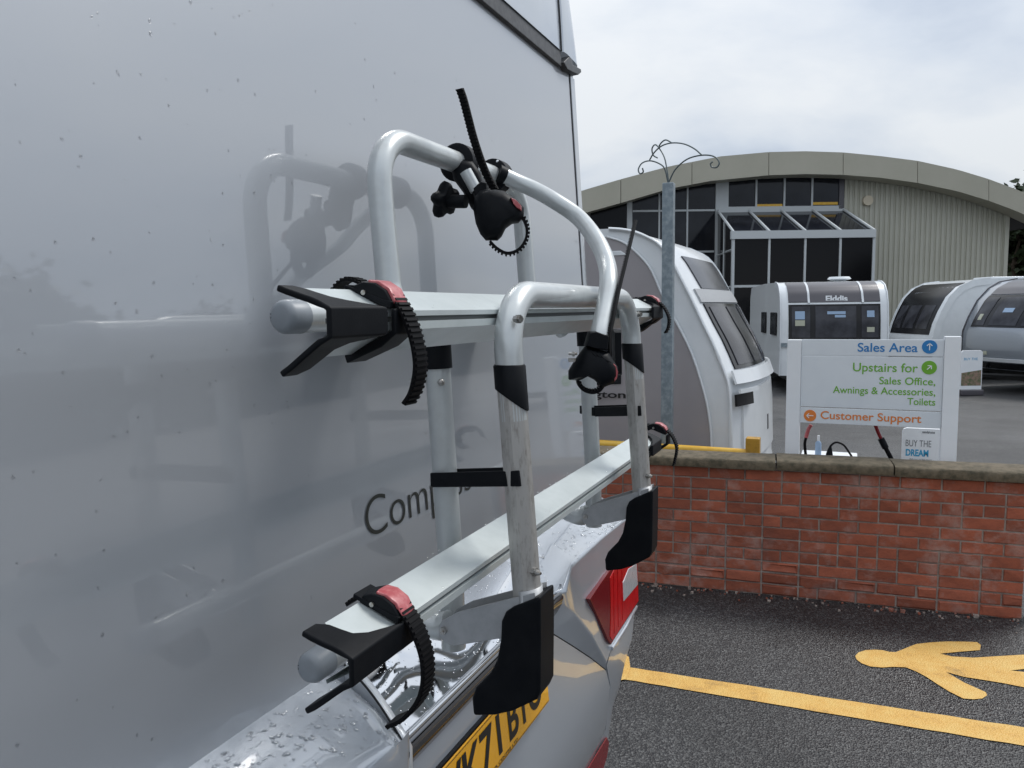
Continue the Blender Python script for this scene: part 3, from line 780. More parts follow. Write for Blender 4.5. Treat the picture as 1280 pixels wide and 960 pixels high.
# near caravan, parallel with the wall
O1 = V((-.86, 6.46, 0)); W1 = V((.045, .999, 0)).normalized(); L1 = V((-W1.y, W1.x, 0)); n1_ = W1
ridge = [(914, 640), (913, 600), (912, 561), (911.5, 520), (909, 483), (903, 464), (896, 446), (888, 427), (877, 405), (862, 373), (846, 342), (838, 327), (829, 314), (821, 305), (812, 299), (793, 290.5), (775, 287), (759, 286)]
pr = []
for (x, y) in ridge:
    p = atpl(x, y, O1, n1_); pr.append(((p-O1).dot(L1), p.z))
pr[0] = (pr[0][0], .38)
C1 = Caravan('caravan', 'large white caravan with grey side panel standing just behind the wall', O1, L1, W1, 2.02, pr, 6.2, pr[-1][1], 'white', 'white', 'caravans parked on the forecourt', bow=.15)
# grey side sheet, inset from the white surround
gs = [(759, 296), (775, 301), (787, 308), (803, 323), (815, 339), (829, 371), (846, 403), (865, 442), (881, 492), (888, 530), (890, 560), (890, 640)]
pts = [atpl(x, y, O1-n1_*.012, n1_) for x, y in gs]; pts[-1].z = .42
zt_ = pts[0].z+.02
e1 = pts[0]+L1*3.8; e1.z = zt_+.03; e2 = V((e1.x, e1.y, .42)); e0 = pts[0]+L1*.9; e0.z = zt_+.02
poly = [e2, e1, e0]+pts
MB().prism(poly, n1_*.008).build('side_sheet', 'cside', C1.t)
# raised beading along the curve
MB().tube(smoothpath([p-n1_*.004 for p in pts[:-1]], 3), .011, 6, cap=True).build('beading', 'white', C1.t, smooth=60)
MB().tube(smoothpath([atpl(x+2, y, O1-n1_*.012, n1_) for x, y in ridge[2:]], 3), .016, 6).build('beading', 'white', C1.t, smooth=60)
zz1 = lambda x, y: atpl(x, y, O1, n1_).z
C1.patch('front_window', 'glass', .10, .90, zz1(903, 464), zz1(866, 380), .012)
for v0, v1 in ((.14, .36), (.40, .62), (.66, .86)):
    C1.patch('window_pane', 'glassg', v0, v1, zz1(903, 464)+.03, zz1(866, 380)-.03, .018)
C1.patch('roof_window', 'glassg', .18, .82, zz1(855, 360), zz1(832, 318), .012)
C1.patch('window_trim', 'bracket', .08, .92, zz1(866, 380)+.01, zz1(855, 360)-.01, .016)
C1.patch('front_ledge', 'white', .03, .97, zz1(909, 483)-.0, zz1(903, 466), .05, seg=5)
C1.patch('locker_lid', 'white', .10, .90, .55, zz1(909, 490), .018)
C1.patch('grab_handle', 'cblack', .01, .16, zz1(910, 509), zz1(910, 494), .06, seg=3)
C1.patch('handle_trim', 'white', .02, .2, zz1(910, 493), zz1(910, 488), .085, seg=3)
C1.patch('badge', 'cdark', .48, .51, .72, .86, .022, seg=3)
ex = atpl(840, 352, O1, n1_)
sw = [atpl(x, y, O1-n1_*.022, n1_) for x, y in ((722, 410), (776, 412), (776, 480), (722, 482))]
MB().prism([(q) for q in sw], n1_*.01).build('side_window', 'glass', C1.t, bevel=.006)
a = atpl(782, 500.5, O1-n1_*.014, n1_); tl = atpl(700, 500.5, O1-n1_*.014, n1_)
text('lettering', 'Lexington', 'ink', C1.t, a, wd, Z1, width=(a-tl).length*1.0, height=.080, align='RIGHT', bold=.02, ext=.004)
a = C1.raw(.0, 0, .3)
# white raised hinge/lamp on the side
q = atpl(770, 318, O1-n1_*.02, n1_); MB().puff([q+L1*.10+Z1*-.01, q-L1*.10+Z1*-.01, q-L1*.04+Z1*.03, q+L1*.05+Z1*.03], n1_*.02).build('awning_lamp', 'white', C1.t)
def horiz(deg_from_Y): a_ = rad(deg_from_Y); return V((math.sin(a_), math.cos(a_), 0))
# far white caravan with dark roof band
O2 = at(975, 473, H=16.6); L2 = horiz(-13); W2 = V((L2.y, -L2.x, 0))
w2 = 2.15
z2 = lambda y, x=1030: at(x, y, H=16.6).z
p2 = [(.02, .36), (0, .6), (.0, z2(424)), (.03, z2(400)), (.10, z2(379)), (.20, z2(366)), (.38, z2(357)), (.62, z2(352.5)), (.9, z2(351))]
C2 = Caravan('caravan', 'white caravan with dark grey band above three front windows, before the glass porch', O2, L2, W2, w2, p2, 5.6, z2(350.5), 'white', 'cside2', 'caravans parked on the forecourt')
C2.patch('dark_band', 'cdark', .07, .93, z2(378), z2(352.6), .012, k=10)
for v0, v1 in ((.07, .25), (.775, .93)): C2.patch('band_panel', 'cdark', v0, v1, z2(377.5), z2(353), .02)
for v in (.26, .765): C2.patch('band_trim', 'white', v-.010, v+.010, z2(379), z2(353), .026, k=2)
C2.patch('window_frame', 'cblack', .07, .93, z2(424), z2(380.5), .012, k=10)
for v0, v1 in ((.10, .27), (.32, .70), (.75, .91)): C2.patch('window_pane', 'glassg', v0, v1, z2(421.5), z2(383), .020)
for v0, v1, ya, yb, m_ in ((.13, .22, 399, 389, 'sticker'), (.13, .22, 407, 400, 'sticker2'), (.80, .87, 397, 389, 'sticker'), (.80, .87, 415, 409, 'sticker2'), (.43, .60, 393, 389.5, 'sticker'), (.50, .60, 397, 394, 'sticker')):
    C2.patch('window_sticker', m_, v0, v1, z2(ya), z2(yb), .027, k=2, seg=3)
a = C2.P(.15, z2(377.2), .42)-L2*.035; 
text('lettering', 'Elddis', 'white', C2.t, (a.x, a.y, z2(377.2)), W2, V((L2.x*.25, L2.y*.25, 1)).normalized(), width=.44, height=.13, bold=.04, ext=.012)
C2.patch('grab_handle', 'galv', .0, .085, z2(433), z2(428), .05, k=3, seg=3)
C2.patch('grab_handle', 'galv', .915, 1., z2(433), z2(428), .05, k=3, seg=3)
C2.patch('locker_lid', 'white', .12, .88, .62, z2(440), .014)
C2.band('edge_moulding', 'white', 0, p2, .10, -1); C2.band('edge_moulding', 'white', 1, p2, .10, 1)
for s0, s1 in ((.55, 1.35), (2.2, 2.9)):
    c0 = C2.raw(s0, 0, 0)-W2*.012; c1 = C2.raw(s1, 0, 0)-W2*.012
    za, zb_ = z2(420), z2(390)
    MB().prism([V((c0.x, c0.y, za)), V((c1.x, c1.y, za)), V((c1.x, c1.y, zb_)), V((c0.x, c0.y, zb_))], -W2*.03).build('side_window', 'cblack', C2.t, bevel=.02)
c = C2.raw(1.6, z2(350.5)+.01, .70); MB().tube([c, c+V((0, 0, .06)), c+V((0, 0, .11))], .2, 22, radii=[.07, .26, .22]).build('roof_dome', 'white', C2.t, smooth=50)
# dark-fronted caravan at an angle
O3 = at(1163, 470, H=18.7)
L3 = (r0*math.cos(rad(0))+fh*math.sin(rad(0))).normalized(); W3 = (-r0*math.sin(rad(0))+fh*math.cos(rad(0))).normalized()
z3 = lambda y: at(1160, y, H=18.7).z
p3 = [(.1, .38), (0, .7), (0, 1.0), (.02, z3(422)), (.10, z3(405)), (.22, z3(389)), (.39, z3(371.5)), (.62, z3(359)), (.95, z3(351.5)), (1.35, z3(349))]
C3 = Caravan('caravan', 'white caravan turned sideways with black curved front window beside ribbed cladding', O3, L3, W3, 2.2, p3, 5.6, z3(349.5), 'white', 'white', 'caravans parked on the forecourt')
C3.patch('front_panel', 'cblack', .07, .95, 1.12, z3(354), .012, k=10, seg=16)
for v0, v1 in ((.13, .34), (.40, .64), (.70, .88)): C3.patch('window_pane', 'glassg', v0, v1, z3(412), z3(382), .02)
C3.band('edge_moulding', 'white', 0, p3, .14, -1); C3.band('edge_moulding', 'white', 1, p3, .10, 1)
a = C3.P(.5, z3(369), .78); text('lettering', 'CORONADO', 'csilver', C3.t, a-L3*.05-W3*0+V((0, 0, .03)), -W3, V((L3.x*.8, L3.y*.8, 1)).normalized(), width=.7, height=.08, bold=.02, ext=.0)
c0, c1 = C3.raw(1.15, 0, 0)-W3*.02, C3.raw(1.75, 0, 0)-W3*.02
MB().prism([V((c0.x, c0.y, z3(413))), V((c1.x, c1.y, z3(413))), V((c1.x, c1.y, z3(382))), V((c0.x+L3.x*.2, c0.y+L3.y*.2, z3(382)))], -W3*.02).build('side_window', 'cblack', C3.t, bevel=.02)
MB().box(C3.raw(2.2, z3(349)+.03, .4), L3*.5, W3*.4, (0, 0, .03)).build('roof_light', 'white', C3.t, bevel=.02)
# silver caravan at the right edge
O4 = at(1201, 470, H=17.3); _f = rad(78); L4 = (r0*math.sin(_f)+fh*math.cos(_f)).normalized(); W4 = (r0*math.cos(_f)-fh*math.sin(_f)).normalized()
z4 = lambda y: at(1210, y, H=17.3).z
p4 = [(.20, .46), (.06, .62), (.0, .8), (.0, z4(424)), (.02, z4(413)), (.14, z4(397)), (.36, z4(376)), (.64, z4(361)), (.92, z4(353)), (1.4, z4(349))]
C4 = Caravan('caravan', 'silver grey caravan with wide tinted front window at right edge beside the poster board', O4, L4, W4, 2.3, p4, 5.8, z4(346), 'csilver', 'white', 'caravans parked on the forecourt', bow=.22)
C4.patch('dark_band', 'cdark', .12, .88, z4(369), z4(352), .012, k=10)
C4.patch('window_frame', 'cblack', .12, .88, z4(408), z4(370), .012, k=10)
for v0, v1 in ((.15, .30), (.36, .66), (.71, .86)): C4.patch('window_pane', 'glassg', v0, v1, z4(406), z4(373), .02)
C4.patch('window_sticker', 'sticker', .45, .56, z4(391), z4(386), .027, k=2, seg=3)
C4.patch('window_sticker', 'sticker2', .19, .24, z4(400), z4(393), .027, k=2, seg=3)
C4.patch('bumper_ridge', 'white', .02, .98, z4(447), z4(443), .05, seg=3); C4.patch('lower_grille', 'cblack', .20, .98, z4(456), z4(449), .02, seg=3)
C4.patch('badge', 'sticker2', .36, .40, z4(440), z4(436), .02, k=2, seg=3)
C4.band('edge_moulding', 'cdark', 0, p4, .03, -1); C4.band('edge_moulding', 'white', 1, p4, .10, 1)
# little poster board in front of the silver caravan
pb0 = at(1213, 486, Z=0); pb0 = V((pb0.x, pb0.y, 0)); Hq = (pb0-V((0, 0, 0))).dot(fh)
Hq = 15.6; a, b = at(1200, 480, H=Hq), at(1227, 480, H=Hq); zt_ = at(1213, 438, H=Hq).z
pbt = thing('poster_board', 'small forecourt poster board with blue heading and photo beside silver caravan', 'board', ((a.x+b.x)/2, (a.y+b.y)/2, 0))
ur = (V((b.x, b.y, 0))-V((a.x, a.y, 0))); uw = ur.length; ur.normalize(); a0 = V((a.x, a.y, 0)); zbm = .12
MB().prism([a0+Z1*zbm, a0+ur*uw+Z1*zbm, a0+ur*uw+Z1*(zt_-.04), a0+ur*(uw-.04)+Z1*zt_, a0+ur*.04+Z1*zt_, a0+Z1*(zt_-.04)], fh*.04).build('board_face', 'signp', pbt, bevel=.004)
MB().prism([a0+ur*.02+Z1*.2-fh*.004, a0+ur*(uw-.02)+Z1*.2-fh*.004, a0+ur*(uw-.02)+Z1*.52-fh*.004, a0+ur*.02+Z1*.46-fh*.004], fh*.003).build('picture', 'photo', pbt)
text('lettering', 'BUY THE', 'cyan', pbt, a0+ur*.06+Z1*.72-fh*.002, ur, Z1, width=.28, height=.05)
MB().prism([a0+ur*-.01-fh*.08, a0+ur*(uw+.01)-fh*.08, a0+ur*(uw+.01)-fh*.08+Z1*.12, a0+ur*-.01-fh*.08+Z1*.12], fh*.22).build('base', 'cdark', pbt, bevel=.02)
# ------------------------------------------------------------ trees
def tree(x, y, h, cr, seed, label, m_='leaf', group='trees around the yard', n=2600, zlow=.25, ls=.16, grp=True):
    r = random.Random(seed); t = thing('tree', label, 'tree', (x, y, 0), group if grp else None)
    mb = MB(); P0 = V((x, y, 0))
    path = [P0+V((0, 0, h*i/6))+V((r.uniform(-.08, .08), r.uniform(-.08, .08), 0))*i*h/12 for i in range(6)]
    mb.tube(path, .1, 8, radii=[h*.022*(1-i*.14) for i in range(6)])
    cl = []
    for i in range(16):
        b = path[r.randint(2, 5)]; a = r.uniform(0, 6.28); e_ = r.uniform(.1, 1.1); ln = cr*r.uniform(.5, 1)
        tip = b+V((math.cos(a)*math.cos(e_), math.sin(a)*math.cos(e_), math.sin(e_)))*ln
        tip.z = min(tip.z, h*.95); mid = b.lerp(tip, .5)+V((0, 0, .1))
        mb.tube([b, mid, tip], .03, 5, radii=[h*.007, h*.004, h*.001]); cl.append(tip)
    for i in range(26):
        a = r.uniform(0, 6.28); z = h*r.uniform(zlow, .98); rr = cr*math.sin(min(1, max(.25, (1-((z/h-.55)/.5)**2)))*1.57)*r.uniform(.3, .95)
        cl.append(P0+V((math.cos(a)*rr, math.sin(a)*rr, z)))
    mb.build('trunk', 'trunk', t, smooth=60)
    lf = MB(); vs = []; fs = []
    for i in range(n):
        c = r.choice(cl); s = cr*.22
        p = c+V((r.gauss(0, s), r.gauss(0, s), r.gauss(0, s*.8)))
        u = V((r.gauss(0, 1), r.gauss(0, 1), r.gauss(0, .6))).normalized(); w = u.cross(V((r.gauss(0, 1), r.gauss(0, 1), r.gauss(0, 1)))).normalized()
        q = ls*r.uniform(.6, 1.3); k_ = len(vs)
        vs += [p-u*q, p-w*q*.5, p+u*q, p+w*q*.5]; fs.append((k_, k_+1, k_+2, k_+3))
    lf.v = [V(q) for q in vs]; lf.f = fs; lf.mi = [0]*len(fs)
    lf.build('crown', m_, t)
    return t
for i, (x, y, h, cr) in enumerate(((1268, 350, 8.3, 2.6), (1300, 350, 8.6, 3.4), (1340, 350, 9.2, 3.6))):
    p = at(x, y, H=46+i*3)
    tree(p.x, p.y, h, cr, 40+i, ['dark green tree just past right end of the showroom, nearest its corner', 'dark green tree behind the showroom, second from its corner', 'dark green tree behind the showroom, farthest from its corner'][i], 'leafd', 'trees beyond the showroom', n=5200, zlow=.02, ls=.30)
tl = [('tall leafy tree', 8.6), ('round bushy tree', 7.0), ('broad low tree', 6.4)]
r = random.Random(17)
hb = MB(); vs = []; fs = []
for i in range(15000):
    y = r.uniform(-2, 92); top_ = 4.3+1.2*NZ.noise((y*.22, 0, 1.3))+.5*NZ.noise((y*.9, 3, 1.3)); z = top_*(1-r.random()**1.6)
    x = 33.4+r.gauss(0, .5); p = V((x, y, z+r.uniform(0, .2)))
    u = V((r.gauss(0, .5), r.gauss(0, 1), r.gauss(0, 1))).normalized(); w = u.cross(V((1, r.gauss(0, .4), r.gauss(0, .4)))).normalized(); q = r.uniform(.22, .5)
    k_ = len(vs); vs += [p-u*q, p-w*q*.6, p+u*q, p+w*q*.6]; fs.append((k_, k_+1, k_+2, k_+3))
hb.v = vs; hb.f = fs; hb.mi = [0]*len(fs)
o = hb.build('hedge', 'leafd', kind='stuff'); o['label'] = 'long dense dark hedge beneath the row of trees across the yard'
r = random.Random(9)
srcs = []
for i in range(17):
    Y = 4+i*4.2+r.uniform(-.6, .6); X = 31+r.uniform(-1.5, 1.5)
    lab = 'green tree in the row along the far side of the yard'
    if i < 3:
        t = tree(X, Y, 8.2*.66, 2.3, 70+i, lab, 'leafd', 'trees across the yard', n=3200, zlow=.05, ls=.26); srcs.append(t)
    else:
        s_ = srcs[i % 3]; t = s_.copy(); COL.objects.link(t); WL[t] = V((X, Y, 0)); t.location = (X, Y, 0)
        k_ = r.uniform(.85, 1.08) if i != 4 else 1.3
        t.scale = (k_, k_, k_)
        for ch in list(s_.children):
            c_ = ch.copy(); COL.objects.link(c_); c_.parent = t
# ------------------------------------------------------------ MOTORHOME
LEAN = .0612
def PX(z): return -.785-LEAN*(z-1.95)
PN = V((1, 0, LEAN)).normalized(); PO = V((PX(1.95), 0, 1.95)); PU = V((-LEAN, 0, 1)).normalized()
def onp(x, y, off=0): return atpl(x, y, PO+PN*off, PN)
YN, YF = .20, 2.402       # near and far flank of the vehicle
mh = thing('motorhome', 'silver grey motorhome beaded with rain, its rear wall filling the left side', 'motorhome', (-.9, (YN+YF)/2, 0))
Y1 = V((0, 1, 0))
zS = 2.578
def prx(z, off=0): return PX(z)+off
# rear wall sheet with a slightly uneven skin, its far edge rolled round to the flank
mb = MB(); ny, nz = 60, 40; vs = []
for j in range(nz+1):
    z = .95+(zS+.02-.95)*j/nz
    for i in range(ny+1):
        y = YN+(YF-YN)*i/ny
        o_ = NZ.noise((y*1.6, z*1.6, 2.2))*.0012
        vs.append((PX(z)+o_, y, z))
mb.add(vs, [(j*(ny+1)+i, j*(ny+1)+i+1, (j+1)*(ny+1)+i+1, (j+1)*(ny+1)+i) for j in range(nz) for i in range(ny)])
mb.build('rear_wall', 'silver', mh, smooth=60)
MB().box((PX(1.8)-.001, YF+.0025, 1.8), (LEAN*-.0, .0025, 0), (0, 0, 0), (0, 0, 0))
def strip_on_wall(y0, y1, z0, z1, o0, o1):
    mb = MB(); mb.add([(PX(z)+o, y, z) for z in (z0, z1) for y in (y0, y1) for o in (o0, o1)], [(0, 1, 3, 2), (4, 6, 7, 5), (0, 4, 5, 1), (2, 3, 7, 6), (0, 2, 6, 4), (1, 5, 7, 3)]); return mb
strip_on_wall(YF-.040, YF-.033, .95, zS+.01, -.012, .0018).build('seam', 'seam', mh)
strip_on_wall(YF-.032, YF+.006, .95, zS+.004, -.012, .0030).build('edge_trim', 'silver_lt', mh, bevel=.002)
# rolled corner and flank
mb = MB(); vs = []; n = 8; zs_ = [.95+(zS+.0-.95)*j/12 for j in range(13)]
for z in zs_:
    for i in range(n+1):
        a = math.pi/2*i/n; vs.append((PX(z)-.034+.034*math.cos(a), YF+.006+.030*math.sin(a), z))
    vs.append((PX(z)-4.2, YF+.036, z))
q = n+2
mb.add(vs, [(j*q+i, j*q+i+1, (j+1)*q+i+1, (j+1)*q+i) for j in range(len(zs_)-1) for i in range(q-1)])
mb.build('corner_moulding', 'silver_lt', mh, smooth=40)
mb = MB(); mb.add([(PX(z)-o, YN, z) for z, o in ((.95, .01), (zS+.3, .01), (zS+.3, 4.2), (.95, 4.2))], [(0, 1, 2, 3)]); mb.build('flank', 'silver_lt', mh)
# dark strip under the roof cap
strip_on_wall(YN-.01, 2.262, zS, zS+.050, -.01, .012).build('roof_strip', 'strip', mh, bevel=.003)
pts = [(694, 80), (702, 72), (704, 77), (706, 83), (716, 88.5), (716.5, 92.5), (713, 95.5), (705, 92), (699, 89)]
MB().prism([onp(x, y, -.008) for x, y in pts], PN*.028).build('strip_end_bracket', 'strip', mh, bevel=.002)
# roof cap above, curving forward
mb = MB(); vs = []; hz = [zS+.045+.055*j for j in range(24)]; n = 8
def capx(z, t=0): d = max(0, z-zS-.04); return PX(z)+.016-.10*d*d-.03*d
def seamY(z): return onp(701, 84-(z-zS)*330, .012).y
for z in hz:
    d = z-zS; yc = YF+.004-.0*d-.10*max(0, d-.02)**1.3
    ysm = seamY(z); ys_ = [YN+(ysm-.02-YN)*i/10 for i in range(11)]
    row = [(capx(z), y, z) for y in ys_]
    row += [(capx(z)-.004, ysm-.004, z), (capx(z)-.004, ysm+.003, z), (capx(z)+.004, ysm+.008, z), (capx(z)+.006, ysm+.03, z)]
    R_ = .10
    for i in range(n+1):
        a = math.pi/2*i/n; row.append((capx(z)+.002-R_+R_*math.cos(a), yc-R_+.078+R_*math.sin(a), z))
    row.append((capx(z)-4.0, yc+.078, z)); vs += row
q = len(row)
mb.add(vs, [(j*q+i, j*q+i+1, (j+1)*q+i+1, (j+1)*q+i) for j in range(len(hz)-1) for i in range(q-1)])
b0 = [(capx(hz[0])-.0, YN, hz[0]-.0)]
mb.build('roof_cap', 'silver_lt', mh, smooth=50)
capm = MB().tube([(capx(z)-.001, seamY(z), z) for z in hz], .0026, 6).build('cap_seam', 'seam', mh)
# closing roof and floor so that the body is a body
MB().aabb((-5.2, YN+.01, 3.2), (capx(hz[-1])-.05, YF-.2, 3.3)).build('roof', 'silver_lt', mh)
# --- lower body: loft over height, plan rounded at the far corner
prof = [(1.262, -.735), (1.258, -.66), (1.247, -.612), (1.225, -.596), (1.19, -.590), (1.12, -.588), (1.03, -.590), (.93, -.596), (.895, -.600), (.885, -.612), (.87, -.612), (.80, -.622), (.70, -.645), (.60, -.662), (.50, -.672), (.42, -.690), (.30, -.74), (.22, -.85)]
def rowpts(z, x, y0, y1, rc=.11, n=14):
    row = [(x, y0+(y1-y0-rc)*i/12, z) for i in range(13)]
    for i in range(1, n+1):
        a = math.pi/2*i/n; row.append((x-rc+rc*math.cos(a), y1-rc+rc*math.sin(a), z))
    row.append((x-4.0, y1, z)); return row
def loft(name, rows, m_, parent=mh, smooth=30, close=False):
    mb = MB(); q = len(rows[0]); vs = [p for r_ in rows for p in r_]
    mb.add(vs, [(j*q+i, j*q+i+1, (j+1)*q+i+1, (j+1)*q+i) for j in range(len(rows)-1) for i in range(q-1)])
    return mb.build(name, m_, parent, smooth=smooth)

def q_(x, y, X): return at(x, y, X=X)
Fm = MB()
A_ = [V((-.743, 1.56, 1.243)), V((-.742, 1.86, 1.262)), V((-.740, 2.12, 1.262)), V((-.740, 2.36, 1.255)), V((-.80, 2.415, 1.235))]
B_ = [q_(694, 742, -.606), q_(706, 738, -.592), q_(714, 708, -.598), q_(721, 701, -.603), q_(752, 672, -.602), q_(785, 646, -.600)]
E1 = V((-.612, 2.345, 1.19)); E1b = V((-.70, 2.41, 1.18)); E0b = V((-1.6, 2.42, 1.2))
E2 = V((-.600, 2.345, .895)); E2b = V((-.67, 2.40, .885)); E3b = V((-1.6, 2.42, .87))
D_ = [q_(699, 752, -.604), q_(719, 768, -.590), q_(740, 795, -.588), q_(758, 829, -.594)]
Lp = q_(764, 811, -.590)
vs = A_+B_+[E1, E1b, E0b, E2, E2b, E3b]+D_+[Lp]     # 0-4 A, 5-10 B, 11 E1, 12 E1b, 13 E0b, 14 E2, 15 E2b, 16 E3b, 17-20 D, 21 L
S_ = [q_(688, 790, -.618), q_(717, 808, -.614), q_(738, 822, -.610), q_(757, 837, -.606)]   # 22-25 seam
vs += S_; vs.append(q_(680, 746, -.625))           # 26
vs += [V((-1.6, 2.42, 1.235))]                      # 27
fs = [(0, 5, 6, 7, 8, 1), (1, 8, 9, 2), (2, 9, 10, 3), (3, 10, 11, 12, 4), (4, 12, 13, 27), (5, 17, 18, 7, 6), (7, 18, 19, 8), (8, 19, 9), (9, 19, 20, 21), (9, 21, 14, 10), (10, 14, 11),
      (11, 14, 15, 12), (12, 15, 16, 13), (17, 22, 23, 18), (18, 23, 24, 19), (19, 24, 25, 20), (26, 22, 17, 5), (0, 26, 5)]
Fm.add(vs, fs)
Fm.build('bumper_far_shoulder', 'bumper', mh, bevel=.007, seg=4)
# lower corner of the bumper, falling away below the tail lamp
rows = []
for (xa, ya, xb, yb, Xa, Xb) in ((764, 812, 790, 797, -.592, -.602), (758.5, 832, 781, 829, -.598, -.606), (763, 857, 775, 856, -.612, -.625), (760, 885, 766, 884, -.630, -.640), (757, 912, 761.5, 915, -.645, -.655), (741, 948, 757, 952, -.665, -.680), (724, 985, 750, 990, -.685, -.71)):
    a = q_(xa, ya, Xa); b = q_(xb, yb, Xb); rows.append([a, a.lerp(b, .5)+V((.004, 0, 0)), b, b+V((-.03, .018, -.0)), b+V((-.12, .03, 0)), b+V((-2.5, .03, 0))])
rows.insert(0, [Lp+V((-.012, 0, .004)), (Lp+E2)/2+V((-.004, .01, .002)), E2+V((-.004, .006, -.004)), E2b+V((0, .0, -.004)), E2b+V((-.1, .015, 0)), E3b])
loft('bumper_corner', rows, 'bumper', smooth=50)
MB().tube([Lp+V((.001, 0, .001)), (Lp+E2)/2+V((.004, 0, 0)), E2+V((.001, 0, 0)), E2b], .006, 10).build('bumper_ledge', 'bumper', mh, smooth=60)
# near shoulder
nprof = [(-.75, 1.283), (-.70, 1.281), (-.64, 1.268), (-.60, 1.250), (-.583, 1.238), (-.577, 1.228), (-.577, 1.20), (-.582, 1.13), (-.60, 1.0), (-.63, .8)]
mb = MB(); ys_ = [YN+(.86-YN)*i/16 for i in range(17)]+[.875, .89, .905, .915, .925, .935]
vs = []
for y in ys_:
    for (x, z) in nprof:
        f = max(0, (y-.86)/.075); yy = y
        back = (z > 1.23)
        xx = x; z_ = z-.045*f**2 if back else z-.0*f
        shift = (1-(x+.75)/.17) if back else 0      # end runs further along the wall than at the crest
        yy = y+max(0, min(1, shift))*.065*min(1, max(0, (y-.5)/.4))
        if f > 0: xx = x-.006*f*f if not back else x
        # shallow swage across the top
        if back and -.71 < x < -.59: z_ -= .010*math.exp(-((yy-.86-(x+.6)*-.3)/.035)**2)
        vs.append((xx, yy, z_))
q = len(nprof)
mb.add(vs, [(j*q+i, j*q+i+1, (j+1)*q+i+1, (j+1)*q+i) for j in range(len(ys_)-1) for i in range(q-1)])
e_ = [(j) for j in range((len(ys_)-1)*q, len(ys_)*q)]
c_ = len(mb.v); mb.v += [V((vs[i][0]-.01, vs[i][1]+.012, vs[i][2]-.035)) for i in e_]; 
mb.f += [(e_[i], e_[i+1], c_+i+1, c_+i) for i in range(q-1)]; mb.mi += [0]*(q-1)
mb.build('bumper_near_shoulder', 'bumper', mh, smooth=55)
# chrome tray between the shoulders
rimL, rimR = at(505, 915, X=-.6), at(692, 748, X=-.6)
zr = (rimL.z+rimR.z)/2
mb = MB(); vs = []; nx, ny = 14, 24
for i in range(nx+1):
    u = i/nx; x = -.742+(.742-.603)*u
    for j in range(ny+1):
        v = j/ny; y0 = 1.012-(1.012-.952)*u; y1 = 1.60
        y = y0+(y1-y0)*v
        z = 1.262-(1.262-zr)*u + .010*math.sin(math.pi*u) + .008*math.exp(-((v-.12)/.05)**2)*(1-u) + .007*math.sin(v*7+u*4)
        vs.append((x, y, z))
mb.add(vs, [(i*(ny+1)+j, i*(ny+1)+j+1, (i+1)*(ny+1)+j+1, (i+1)*(ny+1)+j) for i in range(nx) for j in range(ny)])
mb.build('chrome_tray', 'chrome', mh, smooth=60)
MB().tube([(-.600, rimL.y-.004, zr+.001), (-.600, rimR.y-.01, zr+.001)], .0065, 10).build('chrome_rim', 'chrome', mh, smooth=60)
# chrome frame by the tray, mirrored sky put into its pale satin colour, turning down at the rim
pth = []
for i in range(15):
    u = i/14; x = -.742+(.742-.603)*u
    pth.append((V((x, 1.012-.060*u, 1.262-(1.262-zr)*u+.010*math.sin(math.pi*u)+.008+.004)), V((.22, 0, 1))))
pth += [(V((-.596, .951, zr+.004)), V((.7, 0, .7))), (V((-.589, .951, zr-.010)), V((1, 0, .2))), (V((-.589, .951, zr-.05)), V((1, 0, 0))), (V((-.600, .951, zr-.11)), V((1, 0, .1))), (V((-.62, .951, zr-.2)), V((1, 0, .1)))]
mb = MB(); vs = []
for p, n_ in pth:
    n_ = n_.normalized(); yy = V((0, 1, 0))
    vs += [p-yy*.0125-n_*.03, p-yy*.0125, p-yy*.010+n_*.002, p-yy*.001+n_*.002, p+yy*.0015, p+yy*.0015-n_*.02]
n = len(pth); mb.add(vs, [(6*a+b, 6*a+(b+1) % 6, 6*a+6+(b+1) % 6, 6*a+6+b) for a in range(n-1) for b in range(6)])
mb.build('chrome_side_frame', 'satin', mh, smooth=40)
MB().tube([p-V((0, .0135, 0))-n_.normalized()*.001 for p, n_ in pth], .0018, 8).build('frame_gap', 'seam', mh)
# chrome face under the rim, the dark ground it mirrors put into its colour
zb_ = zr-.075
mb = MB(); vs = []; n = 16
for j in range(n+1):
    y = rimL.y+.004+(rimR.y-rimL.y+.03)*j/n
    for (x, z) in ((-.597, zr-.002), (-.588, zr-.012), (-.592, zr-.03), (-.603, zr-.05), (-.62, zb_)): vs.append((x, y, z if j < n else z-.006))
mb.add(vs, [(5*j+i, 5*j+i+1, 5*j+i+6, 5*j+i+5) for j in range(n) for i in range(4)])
mb.build('chrome_face', 'chrome_refl', mh, smooth=60)
MB().prism([(-.603, rimR.y-.005, zr+.004), (-.60, rimR.y+.03, zr-.03), (-.62, rimR.y+.045, zb_+.005), (-.64, rimR.y+.0, zb_), (-.66, rimR.y, zr)], (0, -.004, 0)).build('chrome_end', 'chrome_refl', mh)
# tailgate below
seamp = [V((-.618, 1.55, zb_+.01)), S_[0], S_[1], S_[2], S_[3], q_(762, 857, -.609), q_(759.5, 885, -.622), q_(756, 912, -.638), q_(740, 948, -.66), q_(723, 985, -.68), q_(705, 1015, -.69)]
rows = []
for p in seamp:
    rows.append([V((p.x+.003, .30+(p.y-.006-.30)*i/12, p.z)) for i in range(13)])
loft('tailgate', rows, 'bumper', smooth=30)
MB().tube([p+V((-.0015, -.002, 0)) for p in seamp[1:]], .0032, 6).build('tailgate_seam', 'seam', mh)
